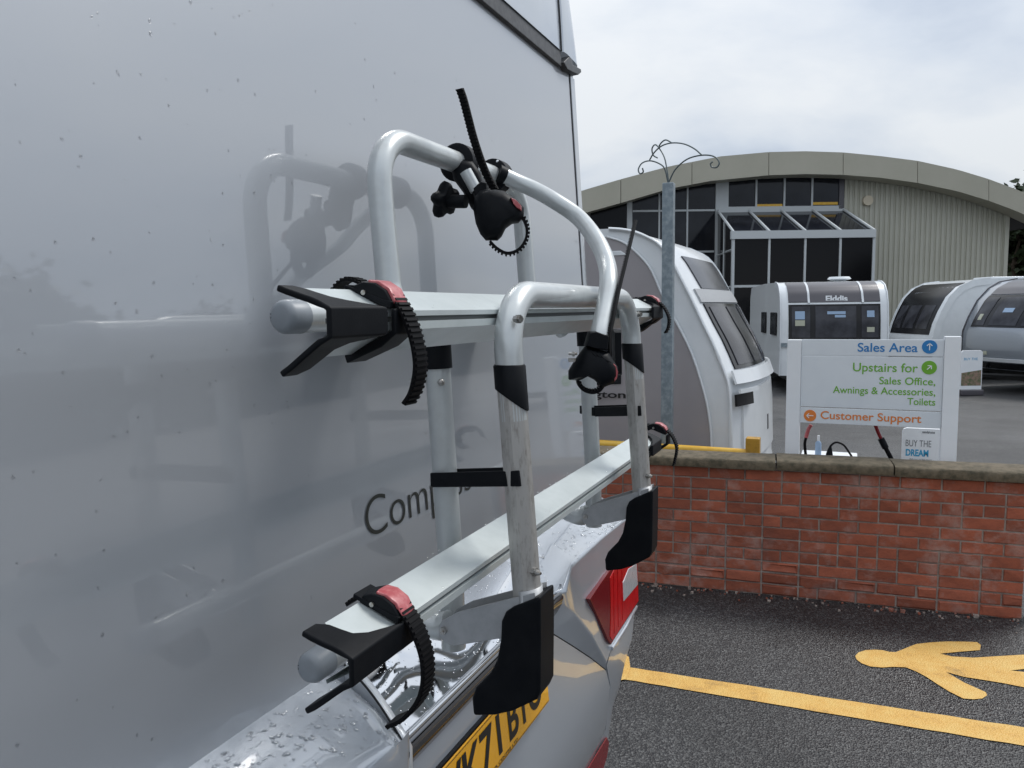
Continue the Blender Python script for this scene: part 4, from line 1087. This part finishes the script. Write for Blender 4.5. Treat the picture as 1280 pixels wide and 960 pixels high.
# number plate
pr_ = at(686, 876, X=-.593); yl = pr_.y-.52; zb0 = pr_.z; h_ = .111; tilt = .10
pu = V((-math.sin(tilt), 0, math.cos(tilt))); p0 = V((-.593, yl, zb0)); pn = Y1.cross(pu)
mb = MB(); mb.box(p0+Y1*.26+pu*(h_/2), Y1*.26, pu*(h_/2), pn*.0016); pl_ = mb.build('number_plate', 'plate', mh, bevel=.0012)
MB().box(p0+Y1*.26+pu*(h_/2)-pn*.006, Y1*.262, pu*(h_/2+.003), pn*.004).build('plate_backing', 'black', mh)
text('registration_lettering', 'VK71', 'ink', pl_, p0+Y1*.036+pu*.019+pn*.0022, Y1, pu, width=.232, height=.079, bold=.022, ext=.0003)
text('registration_lettering', 'BTO', 'ink', pl_, p0+Y1*.304+pu*.019+pn*.0022, Y1, pu, width=.180, height=.079, bold=.022, ext=.0003)
text('dealer_lettering', 'CAMPER CENTRE LTD', 'ink', pl_, p0+Y1*.18+pu*.0055+pn*.0022, Y1, pu, width=.16, height=.006, bold=.01, ext=.0003)
for (a, b, c, d) in ((.006, .514, .003, .004), (.006, .514, .107, .108)):
    MB().box(p0+Y1*((a+b)/2)+pu*((c+d)/2)+pn*.0022, Y1*((b-a)/2), pu*((d-c)/2), pn*.0002).build('plate_border', 'ink', pl_)
# tail lamp
def tl_(x, y, X): return at(x, y, X=X)
A_ = [(737.5, 749, -.596), (750, 730, -.597), (766, 708, -.599), (797, 703, -.616), (799, 752, -.614), (764, 806, -.600), (760, 800, -.599)]
lP = [at(737.5, 749, X=-.583), at(797, 703, X=-.601), at(764, 806, X=-.586)]
ln = (lP[2]-lP[0]).cross(lP[1]-lP[0]).normalized()
if ln.x < 0: ln = -ln
def lpl(pts, off): return [atpl(x, y, lP[0]+ln*off, ln) for x, y in pts]
lamp = MB().prism(lpl([(x, y) for x, y, _ in A_], 0), -ln*.022).build('tail_lamp', 'darkred', mh, bevel=.003)
MB().prism(lpl([(763, 722), (770, 708), (796.5, 703.5), (798.2, 751), (766, 801), (763, 796), (764, 760)], .0016), -ln*.004).build('red_lens', 'redlens', lamp, bevel=.0012)
MB().prism(lpl([(779, 728), (786, 711), (796, 704.5), (797.4, 731), (780, 751.5)], .0030), -ln*.004).build('reversing_lens', 'clearlens', lamp, bevel=.001)
for (xa, ya, xb, yb) in ((767, 716, 768, 792), (772, 712, 773, 784), (777.5, 712, 778, 775)):
    MB().tube(lpl([(xa, ya), (xb, yb)], .0022), .0006, 5).build('lens_rib', 'redlens', lamp)
q4 = [(730, 965), (757, 921), (759.5, 927), (757, 945), (748, 975)]
MB().prism([at(x, y, X=-.652) for x, y in q4], (.006, 0, 0)).build('lower_reflector', 'darkred', mh, bevel=.003)
# lettering on the rear wall
o_ = onp(458.5, 672); a = onp(545, 610); cH = onp(470, 628).z-onp(463, 677).z
t_ = text('lettering', 'Compass', 'decal', mh, onp(459, 679, .0008)+PU*-.016, Y1, PU, width=.405, height=.093, bold=-.012)
t_.name = 'lettering'
# --- rain on the bodywork
def drops(name, gen, n, seed, parent=mh):
    r = random.Random(seed); mb = MB()
    for i in range(n):
        g_ = gen(r)
        if g_ is None: continue
        p, nrm, s, run = g_
        u = nrm.cross(V((.3, .8, .1))).normalized(); w = nrm.cross(u)
        if run: w = V((0, 0, -1)) - nrm*V((0, 0, -1)).dot(nrm); w.normalize(); u = nrm.cross(w)
        k = len(mb.v); seg = 8; s *= (1 if run else 1.2); fl = .62 if run else 1
        vs = [p+nrm*s*.40*fl]
        for (rr, hh) in ((.6, .32*fl), (1, 0)):
            for a in range(seg):
                an = 2*math.pi*a/seg; st = (1.25 if run else 1)
                vs.append(p+u*math.cos(an)*s*rr*(1+.05*math.sin(i+a))+w*math.sin(an)*s*rr*st+nrm*(s*hh-.0002))
        fs = [(0, 1+a, 1+(a+1) % seg) for a in range(seg)]+[(1+a, 1+seg+a, 1+seg+(a+1) % seg, 1+(a+1) % seg) for a in range(seg)]
        mb.add(vs, fs)
    return mb.build(name, 'drop', parent, smooth=180, kind='stuff')
def gw(r):
    x, y = r.uniform(0, 725), r.uniform(0, 960)
    if r.random() > (.42 if y > 520 else 1): return None
    p = onp(x, y)
    if p.y > YF-.02 or p.z > zS-.01 or p.z < 1.30: return None
    s = r.choice((.0009, .0012, .0016, .0022, .003, .0034))*r.uniform(.8, 1.1)*.8
    return p+PN*.0013*0+PN*NZ.noise((p.y*1.6, p.z*1.6, 2.2))*.0012, PN, s, True
drops('raindrops', gw, 520, 3)
from mathutils.bvhtree import BVHTree
def bvh(o):
    me = o.data; c = WL[o]; return BVHTree.FromPolygons([v.co+c for v in me.vertices], [tuple(p.vertices) for p in me.polygons])
def gen_on(o, x0, x1, y0, y1, smin, smax):
    t = bvh(o)
    def g_(r):
        x, y = r.uniform(x0, x1), r.uniform(y0, y1); h, n_, i_, d_ = t.ray_cast(V((x, y, 1.6)), V((0, 0, -1)))
        if h is None or n_ is None: return None
        if n_.z < 0: n_ = -n_
        if n_.z < .55: return None
        return h, n_, r.uniform(smin, smax)*r.choice((.5, .7, 1)), False
    return g_
ob = {o.name: o for o in mh.children}
drops('raindrops', gen_on(ob['bumper_near_shoulder'], -.74, -.57, .55, 1.02, .0015, .0046), 560, 5)
drops('raindrops', gen_on(ob['chrome_tray'], -.74, -.60, .96, 1.6, .0010, .0026), 520, 6)
drops('raindrops', gen_on(ob['bumper_far_shoulder'], -.73, -.59, 1.6, 2.38, .0015, .0048), 700, 7)
# ------------------------------------------------------------ BIKE RACK
rk = thing('bike_rack', 'folded aluminium bike rack with red buckled straps on back of the motorhome', 'bike rack', (-.5, 1.3, 1.2))
RT = .0195
# upright frame: two back tubes, hoop on top, crossbars
zt = at(530, 188, X=-.673).z
y1, y2 = at(482, 330, X=-.66).y, at(657, 340, X=-.66).y
yb1, yb2 = at(550, 500, X=-.56).y, at(735, 500, X=-.56).y
hoop = [(-.615, yb1, 1.80), (-.655, y1, 1.885), (-.673, y1, zt), (-.673, y2, zt), (-.655, y2, 1.885), (-.615, yb2-.02, 1.80)]
MB().tube(fillet(hoop, [.05, .085, .085, .05], 12), RT, 24).build('top_hoop', 'tube', rk, smooth=60)
for yy, tag in ((yb1, 0), (yb2, 1)):
    X_ = lambda z: -.56+.045*(1.70-z)
    MB().tube(fillet([(X_(1.79), yy, 1.79), (X_(1.45), yy+.004, 1.45), (X_(1.33)-.004, yy+.004, 1.33)], .1, 4), RT*.98, 24).build('back_tube', 'tube', rk, smooth=60)
    mb = MB(); mb.tube([(X_(1.80), yy, 1.80), (X_(1.766), yy, 1.766), (X_(1.764), yy, 1.764)], .0225, 20)
    mb.build('tube_sleeve', 'black', rk, smooth=50)
    for dx, dy in ((.004, -.0265), ): pass
    c = V((X_(1.745)+.014, yy-.017, 1.745)); mb = MB(); mb.sphere(c, .0055, seg=12, ring=6); mb.build('bolt_head', 'steel', rk, smooth=60)
    c = V((X_(1.745)-.022, yy-.006, 1.745)); mb = MB(); mb.tube([c, c+V((-.02, -.006, 0))], .0035, 8); mb.tube([c+V((-.006, -.002, 0)), c+V((-.011, -.0035, 0))], .007, 6); mb.build('bolt', 'steel', rk)
capU, capL = at(360, 396, X=-.6), at(393, 832, X=-.6)
for c in (capU, capL):
    MB().tube([(-.6, c.y+.004, c.z), (-.6, 2.05, c.z)], RT, 24).build('crossbar', 'tube', rk, smooth=60)
    ca = MB().tube([(-.6, c.y-.014, c.z), (-.6, c.y-.012, c.z), (-.6, c.y-.006, c.z), (-.6, c.y+.020, c.z), (-.6, c.y+.021, c.z)], .02, 24, radii=[.012, .0165, .0200, .0206, .0195]).build('tube_cap', 'capgrey', rk, smooth=40)
    text('tube_cap_lettering', '70', 'black', ca, (-.6+.010, c.y-.0068, c.z+.004) if 0 else (-.615, c.y-.0125, c.z-.002), V((1, 0, 0)), Z1, width=.007, height=.006)
    MB().tube([(-.6, 2.05, c.z), (-.6, 2.065, c.z)], .0205, 20).build('tube_cap', 'capgrey', rk, smooth=40)
for yy in (y1+.03, y2-.03):       # brackets that carry the crossbars on the rear wall
    for z in (capU.z, ):
        MB().aabb((PX(z)+.001, yy-.03, z-.035), (-.612, yy+.03, z+.035)).build('wall_bracket', 'black', rk, bevel=.006)
# wheel channels
RY0, RY1 = at(405, 395, X=-.445).y, at(822, 395, X=-.445).y
def channel(zc, top, bot, xo=-.445, xb=-.490, ys=0):
    sec = [(xb, top), (xo-.004, .0125), (xo, .0105), (xo, .0045), (xo-.006, .0040), (xo-.006, -.0012), (xo, -.0016), (xo, -.0105), (xo-.004, -.0125), (xb, bot),
           (xb-.001, bot+.004), (xo-.012, -.008), (xo-.012, .008), (xb-.001, top-.003)]
    mb = MB(); n = len(sec); vs = [(x, y, zc+z) for y in (RY0+ys+.026, RY1-.026) for x, z in sec]
    fs = [(i, (i+1) % n, n+(i+1) % n, n+i) for i in range(n)]
    # end faces as quads across the wall of the section
    for b in (0, n):
        for i in range(6): fs.append((b+i if i else b, b+i+1, b+n-2-i if n-2-i > i+1 else b+i+1, b+n-1-i)) if False else None
    mb.add(vs, fs); ch = mb.build('wheel_channel', 'alu', rk, smooth=25)
    mb = MB(); mb.aabb((xo-.0062, RY0+ys+.010, zc-.0011), (xo-.0050, RY1-.004, zc+.0038)); mb.build('groove', 'alu_edge', ch)
    # rows of beads of rain on the upper flank
    return ch
chU = channel(1.8405, .0335, -.036); chL = channel(1.4985, .030, -.036, ys=.016)
def fishtail(zc, sgn, y, nm='end_cap'):
    """forked black plastic end; sgn=+1 opens towards low Y"""
    xo, xt = -.4400, -.492
    S = [(xt, .0300, .000, .024), (xt+.010, .0265, .000, .034), (xt+.022, .0225, .001, .037), (-.458, .0185, .003, .041), (xo-.009, .0150, .004, .056), (xo, .0122, .005, .105),
         (xo, -.0122, .005, .105), (xo-.009, -.0150, .004, .056), (-.458, -.0215, .003, .041), (xt+.022, -.031, .001, .037), (xt+.010, -.040, .000, .034), (xt, -.046, .0, .024)]
    mb = MB(); th = .0065; vs = []; n = len(S)
    for i, (x, z, a, b) in enumerate(S):
        # outward normal in the section
        p, q = S[max(i-1, 0)], S[min(i+1, n-1)]; d = V((q[0]-p[0], q[1]-p[1])).normalized(); nn = V((-d.y, d.x))
        if nn.x < 0 and i in (5, 6): nn = -nn
        cx_ = -nn if (nn.x*(x+.55)+nn.y*z) < 0 else nn
        for (o_, yy) in ((0, a), (0, b), (th, b-.003), (th, a+.0)):
            vs.append((x+cx_.x*o_, y+sgn*yy, zc+z+cx_.y*o_))
    fs = [(i*4+j, i*4+(j+1) % 4, (i+1)*4+(j+1) % 4, (i+1)*4+j) for i in range(n-1) for j in range(4)]
    fs += [(0, 1, 2, 3), ((n-1)*4, (n-1)*4+1, (n-1)*4+2, (n-1)*4+3)]
    mb.add(vs, fs)
    return mb.build(nm, 'black', rk, bevel=.0022, seg=3)
for zc in (1.8405, 1.4985):
    fishtail(zc, 1, RY0-.010+(.016 if zc < 1.6 else 0)); fishtail(zc, -1, RY1+.012)
# straps with red buckles
def wheelstrap(yc, zc, tail, back, deep=True):
    t = MB(); base = V((-.463, yc, zc+.024))
    # lever body, seen from its side: an arched black shell
    pf_ = [(-.027, -.003), (-.030, .006), (-.024, .015), (-.012, .0185), (.004, .0165), (.018, .008), (.025, -.004), (.022, -.010), (.010, -.006), (-.006, .000), (-.018, .001)]
    bk = MB().puff([base+V((x, -.016, z)) for x, z in pf_], (0, .032, 0), k=.88).build('strap_buckle', 'black', rk, bevel=.0012)
    rp_ = [(-.008, .0200), (.006, .0185), (.020, .0100), (.0275, -.004), (.0255, -.008), (.018, .002), (.004, .0125), (-.008, .0155)]
    MB().puff([base+V((x, -.0125, z)) for x, z in rp_], (0, .025, 0), k=.93).build('buckle_pad', 'red', bk, bevel=.001)
    c = base+V((-.010, -.0162, .006)); MB().tube([c+V((0, .004, 0)), c+V((0, -.0018, 0))], .0028, 12).build('screw', 'steel', bk)
    # body of the strap: saddle over the channel, then the free toothed tail
    P_ = resample(smoothpath([base+V(q) for q in tail], 10), .0030)
    s_ = MB().ribbon(P_, V((0, -1, 0)), .025, .0030, True).build('toothed_strap', 'strap', rk)
    if back:
        P_ = resample(smoothpath([base+V(q) for q in back], 10), .0024)
        MB().ribbon(P_, V((0, 1, 0)), .019, .0028, True).build('toothed_strap', 'strap', rk)
    # holder clipped round the channel below
    pf2 = [(-.500, -.037), (-.447, -.015), (-.439, -.010), (-.439, .012), (-.434, .012), (-.4335, -.014), (-.452, -.028), (-.497, -.046)]
    if not deep: pf2 = [(-.462, -.024), (-.447, -.015), (-.439, -.010), (-.439, .012), (-.434, .012), (-.4335, -.014), (-.452, -.028)]
    MB().prism([V((x, yc-.018, zc+z)) for x, z in pf2], (0, .036, 0)).build('strap_holder', 'black', rk, bevel=.0015)
    pf3 = [(-.498, .0345), (-.449, .0150), (-.440, .0125), (-.438, .020), (-.449, .0225), (-.497, .039)]
    MB().prism([V((x, yc-.017, zc+z)) for x, z in pf3], (0, .034, 0)).build('strap_saddle', 'black', rk, bevel=.001)
tail1 = [(.018, 0, .002), (.030, .001, -.016), (.040, .002, -.042), (.044, .003, -.072), (.038, .003, -.098), (.029, .002, -.112)]
back1 = [(-.012, 0, .008), (-.024, 0, .016), (-.040, 0, .019), (-.054, 0, .010), (-.062, 0, -.006)]
yS1 = at(472, 355, X=-.466).y
wheelstrap(yS1, 1.8405, tail1, back1)
tail2 = [(.018, 0, .002), (.036, 0, -.022), (.047, 0, -.055), (.043, 0, -.090), (.022, 0, -.120), (-.002, 0, -.136)]
yS2 = at(480, 748, X=-.468).y
wheelstrap(yS2, 1.4985, tail2, [(-.012, 0, .008), (-.026, 0, .008), (-.040, 0, .002), (-.05, 0, -.006)], False)
tail3 = [(.018, 0, .002), (.034, 0, -.014), (.046, 0, -.040), (.044, 0, -.064), (.036, 0, -.078)]
wheelstrap(at(812, 380, X=-.465).y, 1.8405, tail3, [(-.012, 0, .006), (-.03, 0, .010), (-.055, 0, .006)])
tail4 = [(.018, 0, .002), (.036, 0, -.016), (.048, 0, -.046), (.044, 0, -.078), (.040, 0, -.096)]
wheelstrap(at(822, 545, X=-.465).y, 1.4985, tail4, [(-.012, 0, .006), (-.026, 0, .010), (-.048, 0, -.004), (-.055, 0, -.022)], False)
# folded front hoop
Fx = lambda z: -.398-.070*(z-1.45)
YF1, YF2 = .955, 1.605
zf = 1.872
z0_ = 1.415
up = [(Fx(1.66), YF1, 1.66), (Fx(zf), YF1, zf), (Fx(zf), YF2, zf), (Fx(1.66), YF2, 1.66)]
up[0] = (Fx(1.70), YF1, 1.70); up[3] = (Fx(1.70), YF2, 1.70)
fp = fillet(up, .098, 14); MB().tube(fp, RT, 28).build('front_hoop', 'tube', rk, smooth=60)
def legsec(yy):
    mb = MB(); seg = 32; zs_ = [z0_+(1.745-z0_)*i/6 for i in range(7)]; vs = []
    for z in zs_:
        for k in range(seg):
            a = 2*math.pi*k/seg; R_ = RT
            for rg in (-2.35, -1.35, .2, 1.6):
                dd = abs(((a-rg+math.pi) % (2*math.pi))-math.pi)
                if dd < .12: R_ += .0011
            vs.append((Fx(z)+math.cos(a)*R_, yy+math.sin(a)*R_, z))
    mb.add(vs, [(j*seg+k, j*seg+(k+1) % seg, (j+1)*seg+(k+1) % seg, (j+1)*seg+k) for j in range(6) for k in range(seg)])
    mb.add([vs[k] for k in range(seg)], [tuple(range(seg))]); return mb.build('front_leg', 'leg', rk, smooth=40)
for yy in (YF1, YF2):
    legsec(yy)
    mb = MB(); seg = 28; vs = []
    for (kk, R_) in ((0, .0205), (1, .0222), (2, .0222), (3, .0205)):
        for k in range(seg):
            a = 2*math.pi*k/seg; c_, s_ = math.cos(a), math.sin(a)
            if kk < 2: z = 1.7765+(-.002 if kk else 0)
            else:
                side = c_*r0.x+s_*r0.y          # cut on the slant, longer on the side turned away from the vehicle
                z = 1.7275-.0150*side+(.001 if kk == 2 else 0)
            vs.append((Fx(z)+c_*R_, yy+s_*R_, z))
    mb.add(vs, [(j*seg+k, j*seg+(k+1) % seg, (j+1)*seg+(k+1) % seg, (j+1)*seg+k) for j in range(3) for k in range(seg)])
    mb.build('joint_sleeve', 'black', rk, smooth=40)
    # through bolt low on the leg
    zq = at(665, 703, X=Fx(1.49)).z; c = V((Fx(zq)+.015, yy-.008, zq))
    mb = MB(); d = V((.85, -.35, 0)).normalized(); mb.tube([c, c+d*.006], .0062, 6); mb.tube([c+d*.006, c+d*.009, c+d*.015], .004, 10, radii=[.0042, .0042, .002]); mb.build('bolt', 'steel', rk)
    zq = at(660, 600, X=-.41).z
    # small bolt where the hoop crosses the upper channel
    c = V((Fx(1.84)+.016, yy-.006, 1.838)); mb = MB(); mb.tube([c, c+d*.012], .0048, 6); mb.tube([c+d*.005, c+d*.009], .0065, 6); mb.build('bolt', 'steel', rk)
    # bracket at the foot: two cheeks and a collar
    ys0 = yy-.0225
    plt = [(563, 770), (573, 765), (631, 750), (668, 741), (668, 762), (650, 790), (632, 797), (568, 807.5), (556, 804), (548.5, 795), (548, 783), (553, 775)]
    pts = [at(x, y, Y=YF1-.0225)+V((0, yy-YF1, 0)) for x, y in plt]
    MB().prism(pts, (0, .003, 0)).build('bracket_cheek', 'bracket', rk, bevel=.0008)
    pts2 = [p+V((0, .0445, 0)) for p in pts]; MB().prism(pts2, (0, .003, 0)).build('bracket_cheek', 'bracket', rk, bevel=.0008)
    zc_ = at(650, 750, Y=YF1).z
    mb = MB(); seg = 20; vs = []
    for z in (1.372, at(668, 742, Y=YF1-.02).z):
        for k in range(seg+1):
            a = -math.pi/2+math.pi*k/seg; vs.append((Fx(z)-.002+math.cos(a)*.0245, yy+math.sin(a)*.0232, z+(.004 if z > 1.38 else 0)*math.cos(a)))
    mb.add(vs, [(k, k+1, seg+2+k, seg+1+k) for k in range(seg)]); o = mb.build('bracket_collar', 'bracket', rk, smooth=60)
    so_ = o.modifiers.new('solid', 'SOLIDIFY'); so_.thickness = .0025
    bc = at(554.5, 788, Y=YF1-.024)+V((0, yy-YF1, 0)); mb = MB(); mb.tube([bc+V((0, .002, 0)), bc+V((0, -.004, 0))], .0055, 6); mb.tube([bc+V((0, -.0041, 0)), bc+V((0, -.006, 0))], .003, 8); mb.build('bolt', 'steel', rk)
    # black guard over the foot
    gd = [(626, 777), (631, 766), (640, 760), (668, 749), (674.5, 746), (675, 800), (674.5, 866), (670, 876), (640, 890), (618, 895), (591, 895.5), (589, 873), (594, 860), (612, 842), (620, 826), (625, 800)]
    pts = [at(x, y, Y=YF1-.030)+V((0, yy-YF1, 0)) for x, y in gd]
    MB().prism(pts, (0, .058, 0)).build('foot_guard', 'black', rk, bevel=.006, seg=3)
    # stub tube from the crossbar to the bracket, bending down
    st_ = [V((-.600, yy, capL.z)), V((-.575, yy, capL.z-.012)), V((-.54, yy, capL.z-.022)), V((bc.x-.002, yy, bc.z))]
    MB().tube(smoothpath(st_, 6), .0205, 20).build('pivot_tube', 'tube', rk, smooth=60)
# elbows of grey tube below the lower channel
for (pp_, ) in (([(560, 845, -.60), (575, 815, -.585), (590, 795, -.555), (600, 770, -.535)],), ): pass
# black clip straps linking back tube and front leg
def clip(yb, yf, pa, pb, pc, pd, dy=0):
    h = .0108
    def bar(a, b, hh=h):
        d = (b-a).normalized(); up_ = (Z1-d*d.z).normalized(); MB().box((a+b)/2, (b-a)/2, d.cross(up_)*.0018, up_*hh).build('clip_strap', 'black', rk, bevel=.001)
    a, b = at(pa[0], pa[1], Y=yb-.0215), at(pb[0], pb[1], Y=yf-.0225); bar(a, b)
    a2, b2 = at(pc[0], pc[1], Y=yb+.022), at(pd[0], pd[1], Y=yf+.021); bar(a2, b2, h*.8)
    MB().box((a+a2)/2-V((.001, 0, 0)), (a2-a)/2, (.0018, 0, 0), (0, 0, h*.9)).build('clip_strap', 'black', rk)
    MB().box(b2+V((0, -.004, 0)), (.0035, 0, 0), (0, .006, 0), (0, 0, .0115)).build('clip_hook', 'black', rk, bevel=.001)
clip(yb1, YF1, (540, 600), (650, 598), (566, 593), (660.5, 591))
clip(yb2, YF2, (744, 515), (801, 513.5), (726, 512), (804.5, 510))
# ---- bike holders on the hoop
hz_ = fh
def face(pts, X, Y=None):
    O = at(pts[0][0], pts[0][1], X=X) if Y is None else at(pts[0][0], pts[0][1], Y=Y)
    return [atpl(x, y, O, fh) for x, y in pts]
def holder(head, ref, depth, nm='holder_head'):
    P_ = [atpl(x, y, ref, fh) for x, y in head]; return MB().puff([p-fh*depth*.5 for p in P_], fh*depth, k=.62).build(nm, 'black', rk, smooth=38)
def torus(c, axis, R_, r_, nm='clamp_ring', m_='black', w=.011):
    ax = V(axis).normalized()
    mb = MB(); mb.tube([c-ax*w, c-ax*w*.8, c+ax*w*.8, c+ax*w], R_, 28, radii=[R_*.86, R_, R_, R_*.86]); return mb.build(nm, m_, rk, smooth=40)
yk1, yk2 = at(574, 201, X=-.673).y, at(619, 208, X=-.673).y
k1, k2 = V((-.673, yk1, zt)), V((-.673, yk2, zt))
torus(k1, Y1, .035, 0, w=.015); torus(k2, Y1, .034, 0, w=.018)
MB().sphere(k2+V((.012, -.014, .026)), .0045, seg=10, ring=6).build('rivet', 'signp', rk, smooth=60)
ref1 = at(610, 230, X=-.60)
bodyk = [(563, 205), (572, 196), (590, 200), (600, 214), (606, 236), (600, 246), (592, 262), (588, 258), (578, 238), (566, 222)]
P_ = [atpl(x, y, ref1+fh*.02, fh) for x, y in bodyk]; MB().puff([p for p in P_], fh*.04, k=.7).build('clamp_block', 'black', rk, smooth=38)
P_ = [atpl(x, y, ref1-fh*.015, fh) for x, y in ((582, 214), (595, 238))]; MB().tube(P_, .011, 14).build('tube_piece', 'tube', rk, smooth=60)
P_ = [atpl(x, y, ref1-fh*.015, fh) for x, y in ((590, 236), (602, 226), (610, 228), (611, 240), (600, 250), (593, 247))]
MB().puff([p-fh*.012 for p in P_], fh*.04, k=.75).build('collar', 'black', rk, smooth=38)
P_ = [atpl(x, y, ref1-fh*.03, fh) for x, y in ((594, 249), (599, 243), (606, 239), (612, 237))]; MB().tube(smoothpath(P_, 4), .0013, 6).build('white_ring', 'signp', rk)
h1 = [(594, 247), (600, 240), (610, 237), (630, 240), (647, 252), (655, 261), (654.5, 271), (648, 278), (640, 279), (632, 285), (627, 295), (622, 300), (607, 300), (600, 292), (595, 280), (592, 263)]
hd1 = holder(h1, ref1-fh*.02, .062)
P_ = [atpl(x, y, ref1-fh*.052, fh) for x, y in ((638, 246), (645, 249), (652, 257), (652, 263), (646, 260), (641, 254))]
MB().puff(P_, fh*.03, k=.8).build('release_tab', 'red', rk, smooth=40)
lp = [(646, 268), (653, 275), (657, 287), (655, 300), (647, 311), (634, 315), (622, 309), (613, 300)]
P_ = resample(smoothpath([atpl(x, y, ref1-fh*.02, fh) for x, y in lp], 8), .003); MB().ribbon(P_, -fh, .022, .0045, True).build('holder_strap', 'strap', rk)
tl1 = [(575.5, 111), (580, 124), (586, 147), (592, 170), (600, 195), (609, 218), (620, 238)]
P_ = resample(smoothpath([atpl(x, y, ref1-fh*.055, fh) for x, y in tl1], 8), .0032)
wd_ = (fh*.60-r0*.80).normalized(); MB().ribbon(P_, wd_, .0155, .003, True).build('ratchet_tail', 'strap', rk)
# star knob on its threaded stem
kn = atpl(556, 250, ref1-fh*.0, fh)
kx = (r0*.80+V((0, 0, -.35))+fh*-.3).normalized(); MB().tube([kn+kx*.008, kn+kx*.045+Z1*.012], .012, 12).build('knob_stem', 'black', rk, smooth=50)
ka = (r0*.75-fh*.45+Z1*-.35).normalized(); e1 = ka.cross(Z1).normalized(); e2 = ka.cross(e1)
star = []
for i in range(30):
    a = 2*math.pi*i/30; R_ = .0285*(1+.20*math.cos(a*5)); star.append(kn+e1*math.cos(a)*R_+e2*math.sin(a)*R_)
MB().puff([p-ka*.011 for p in star], ka*.022, k=.82).build('star_knob', 'black', rk, smooth=40)
# curved arm reaching out from the hoop to the second holder
arm = [(624, 217, -.655), (645, 227, -.63), (668, 237, -.595), (693, 251, -.55), (722, 271, -.50), (744, 298, -.445), (757, 325, -.41), (761, 350, -.388), (757, 383, -.382), (750, 415, -.380), (748, 426, -.380)]
P_ = [at(x, y, X=X) for x, y, X in arm]; MB().tube(smoothpath(P_, 6), .0165, 24).build('holder_arm', 'tube', rk, smooth=60)
MB().tube([P_[0]-(P_[1]-P_[0]).normalized()*.004, P_[0]+(P_[1]-P_[0]).normalized()*.012], .0178, 20).build('arm_collar', 'black', rk, smooth=50)
ref2 = P_[-2]
cl2 = [(737, 415), (745, 413.5), (763, 419.5), (761, 438), (745, 437), (732, 433)]
P_ = [atpl(x, y, ref2-fh*.024, fh) for x, y in cl2]; MB().puff(P_, fh*.048, k=.85).build('collar', 'black', rk, smooth=38)
h2 = [(732, 433), (745, 436), (760, 440), (764, 448), (771, 458), (771.5, 470), (766, 478), (752, 484), (742, 474), (733, 469.5), (723, 475), (711, 474), (711, 464), (720, 449)]
holder(h2, ref2, .058)
P_ = [atpl(x, y, ref2-fh*.02, fh) for x, y in ((766.5, 453), (770.5, 457), (773, 465), (771.5, 474), (768, 478), (768, 464))]
MB().puff(P_, fh*.03, k=.85).build('release_tab', 'red', rk, smooth=40)
lp = [(720, 473), (722, 482), (729, 489), (740, 492), (750, 489), (756, 481)]
P_ = resample(smoothpath([atpl(x, y, ref2, fh) for x, y in lp], 8), .003); MB().ribbon(P_, -fh, .020, .0045, True).build('holder_strap', 'strap', rk)
for k_ in range(3):
    P_ = [atpl(x, y, ref2-fh*.028, fh) for x, y in ((738+k_*5, 438+k_), (746+k_*4, 446+k_*.5), (758+k_*3, 452+k_*.5))]
    MB().tube(smoothpath(P_, 4), .0007, 5).build('moulded_rib', 'black', rk)
tl2 = [(796, 275), (790, 300), (782, 333), (774, 366), (768, 396), (763.5, 422), (764, 446)]
P_ = resample(smoothpath([at(x, y, X=X) for (x, y), X in zip(tl2, (-.375, -.37, -.365, -.362, -.36, -.36, -.362))], 8), .0024)
wd_ = (fh*.93+r0*.36).normalized(); MB().ribbon(P_, wd_, .0155, .003, True).build('ratchet_tail', 'strap', rk)
P_ = [atpl(x, y, ref2+fh*.01, fh) for x, y in ((768, 413), (777, 413), (778, 470), (769, 470))]
MB().puff(P_, fh*.05, k=.9).build('holder_spacer', 'black', rk, smooth=38)
c = atpl(715, 450, ref2, fh); MB().box(c, r0*.006, fh*.006, Z1*.003).build('lug', 'steel', rk)
# beads of rain on the channels
def gc(zc, top, xb):
    def g_(r):
        u = r.random(); y = r.uniform(RY0+.1, RY1-.05); x0, z0 = -.449, zc+.0125; x1, z1 = xb, zc+top
        p = V((x0+(x1-x0)*u, y, z0+(z1-z0)*u)); n_ = V((z1-z0, 0, x0-x1)).normalized()
        return p, n_, r.uniform(.0008, .002), False
    return g_
drops('raindrops', gc(1.8405, .0335, -.5), 300, 21, rk); drops('raindrops', gc(1.4985, .030, -.5), 260, 22, rk)
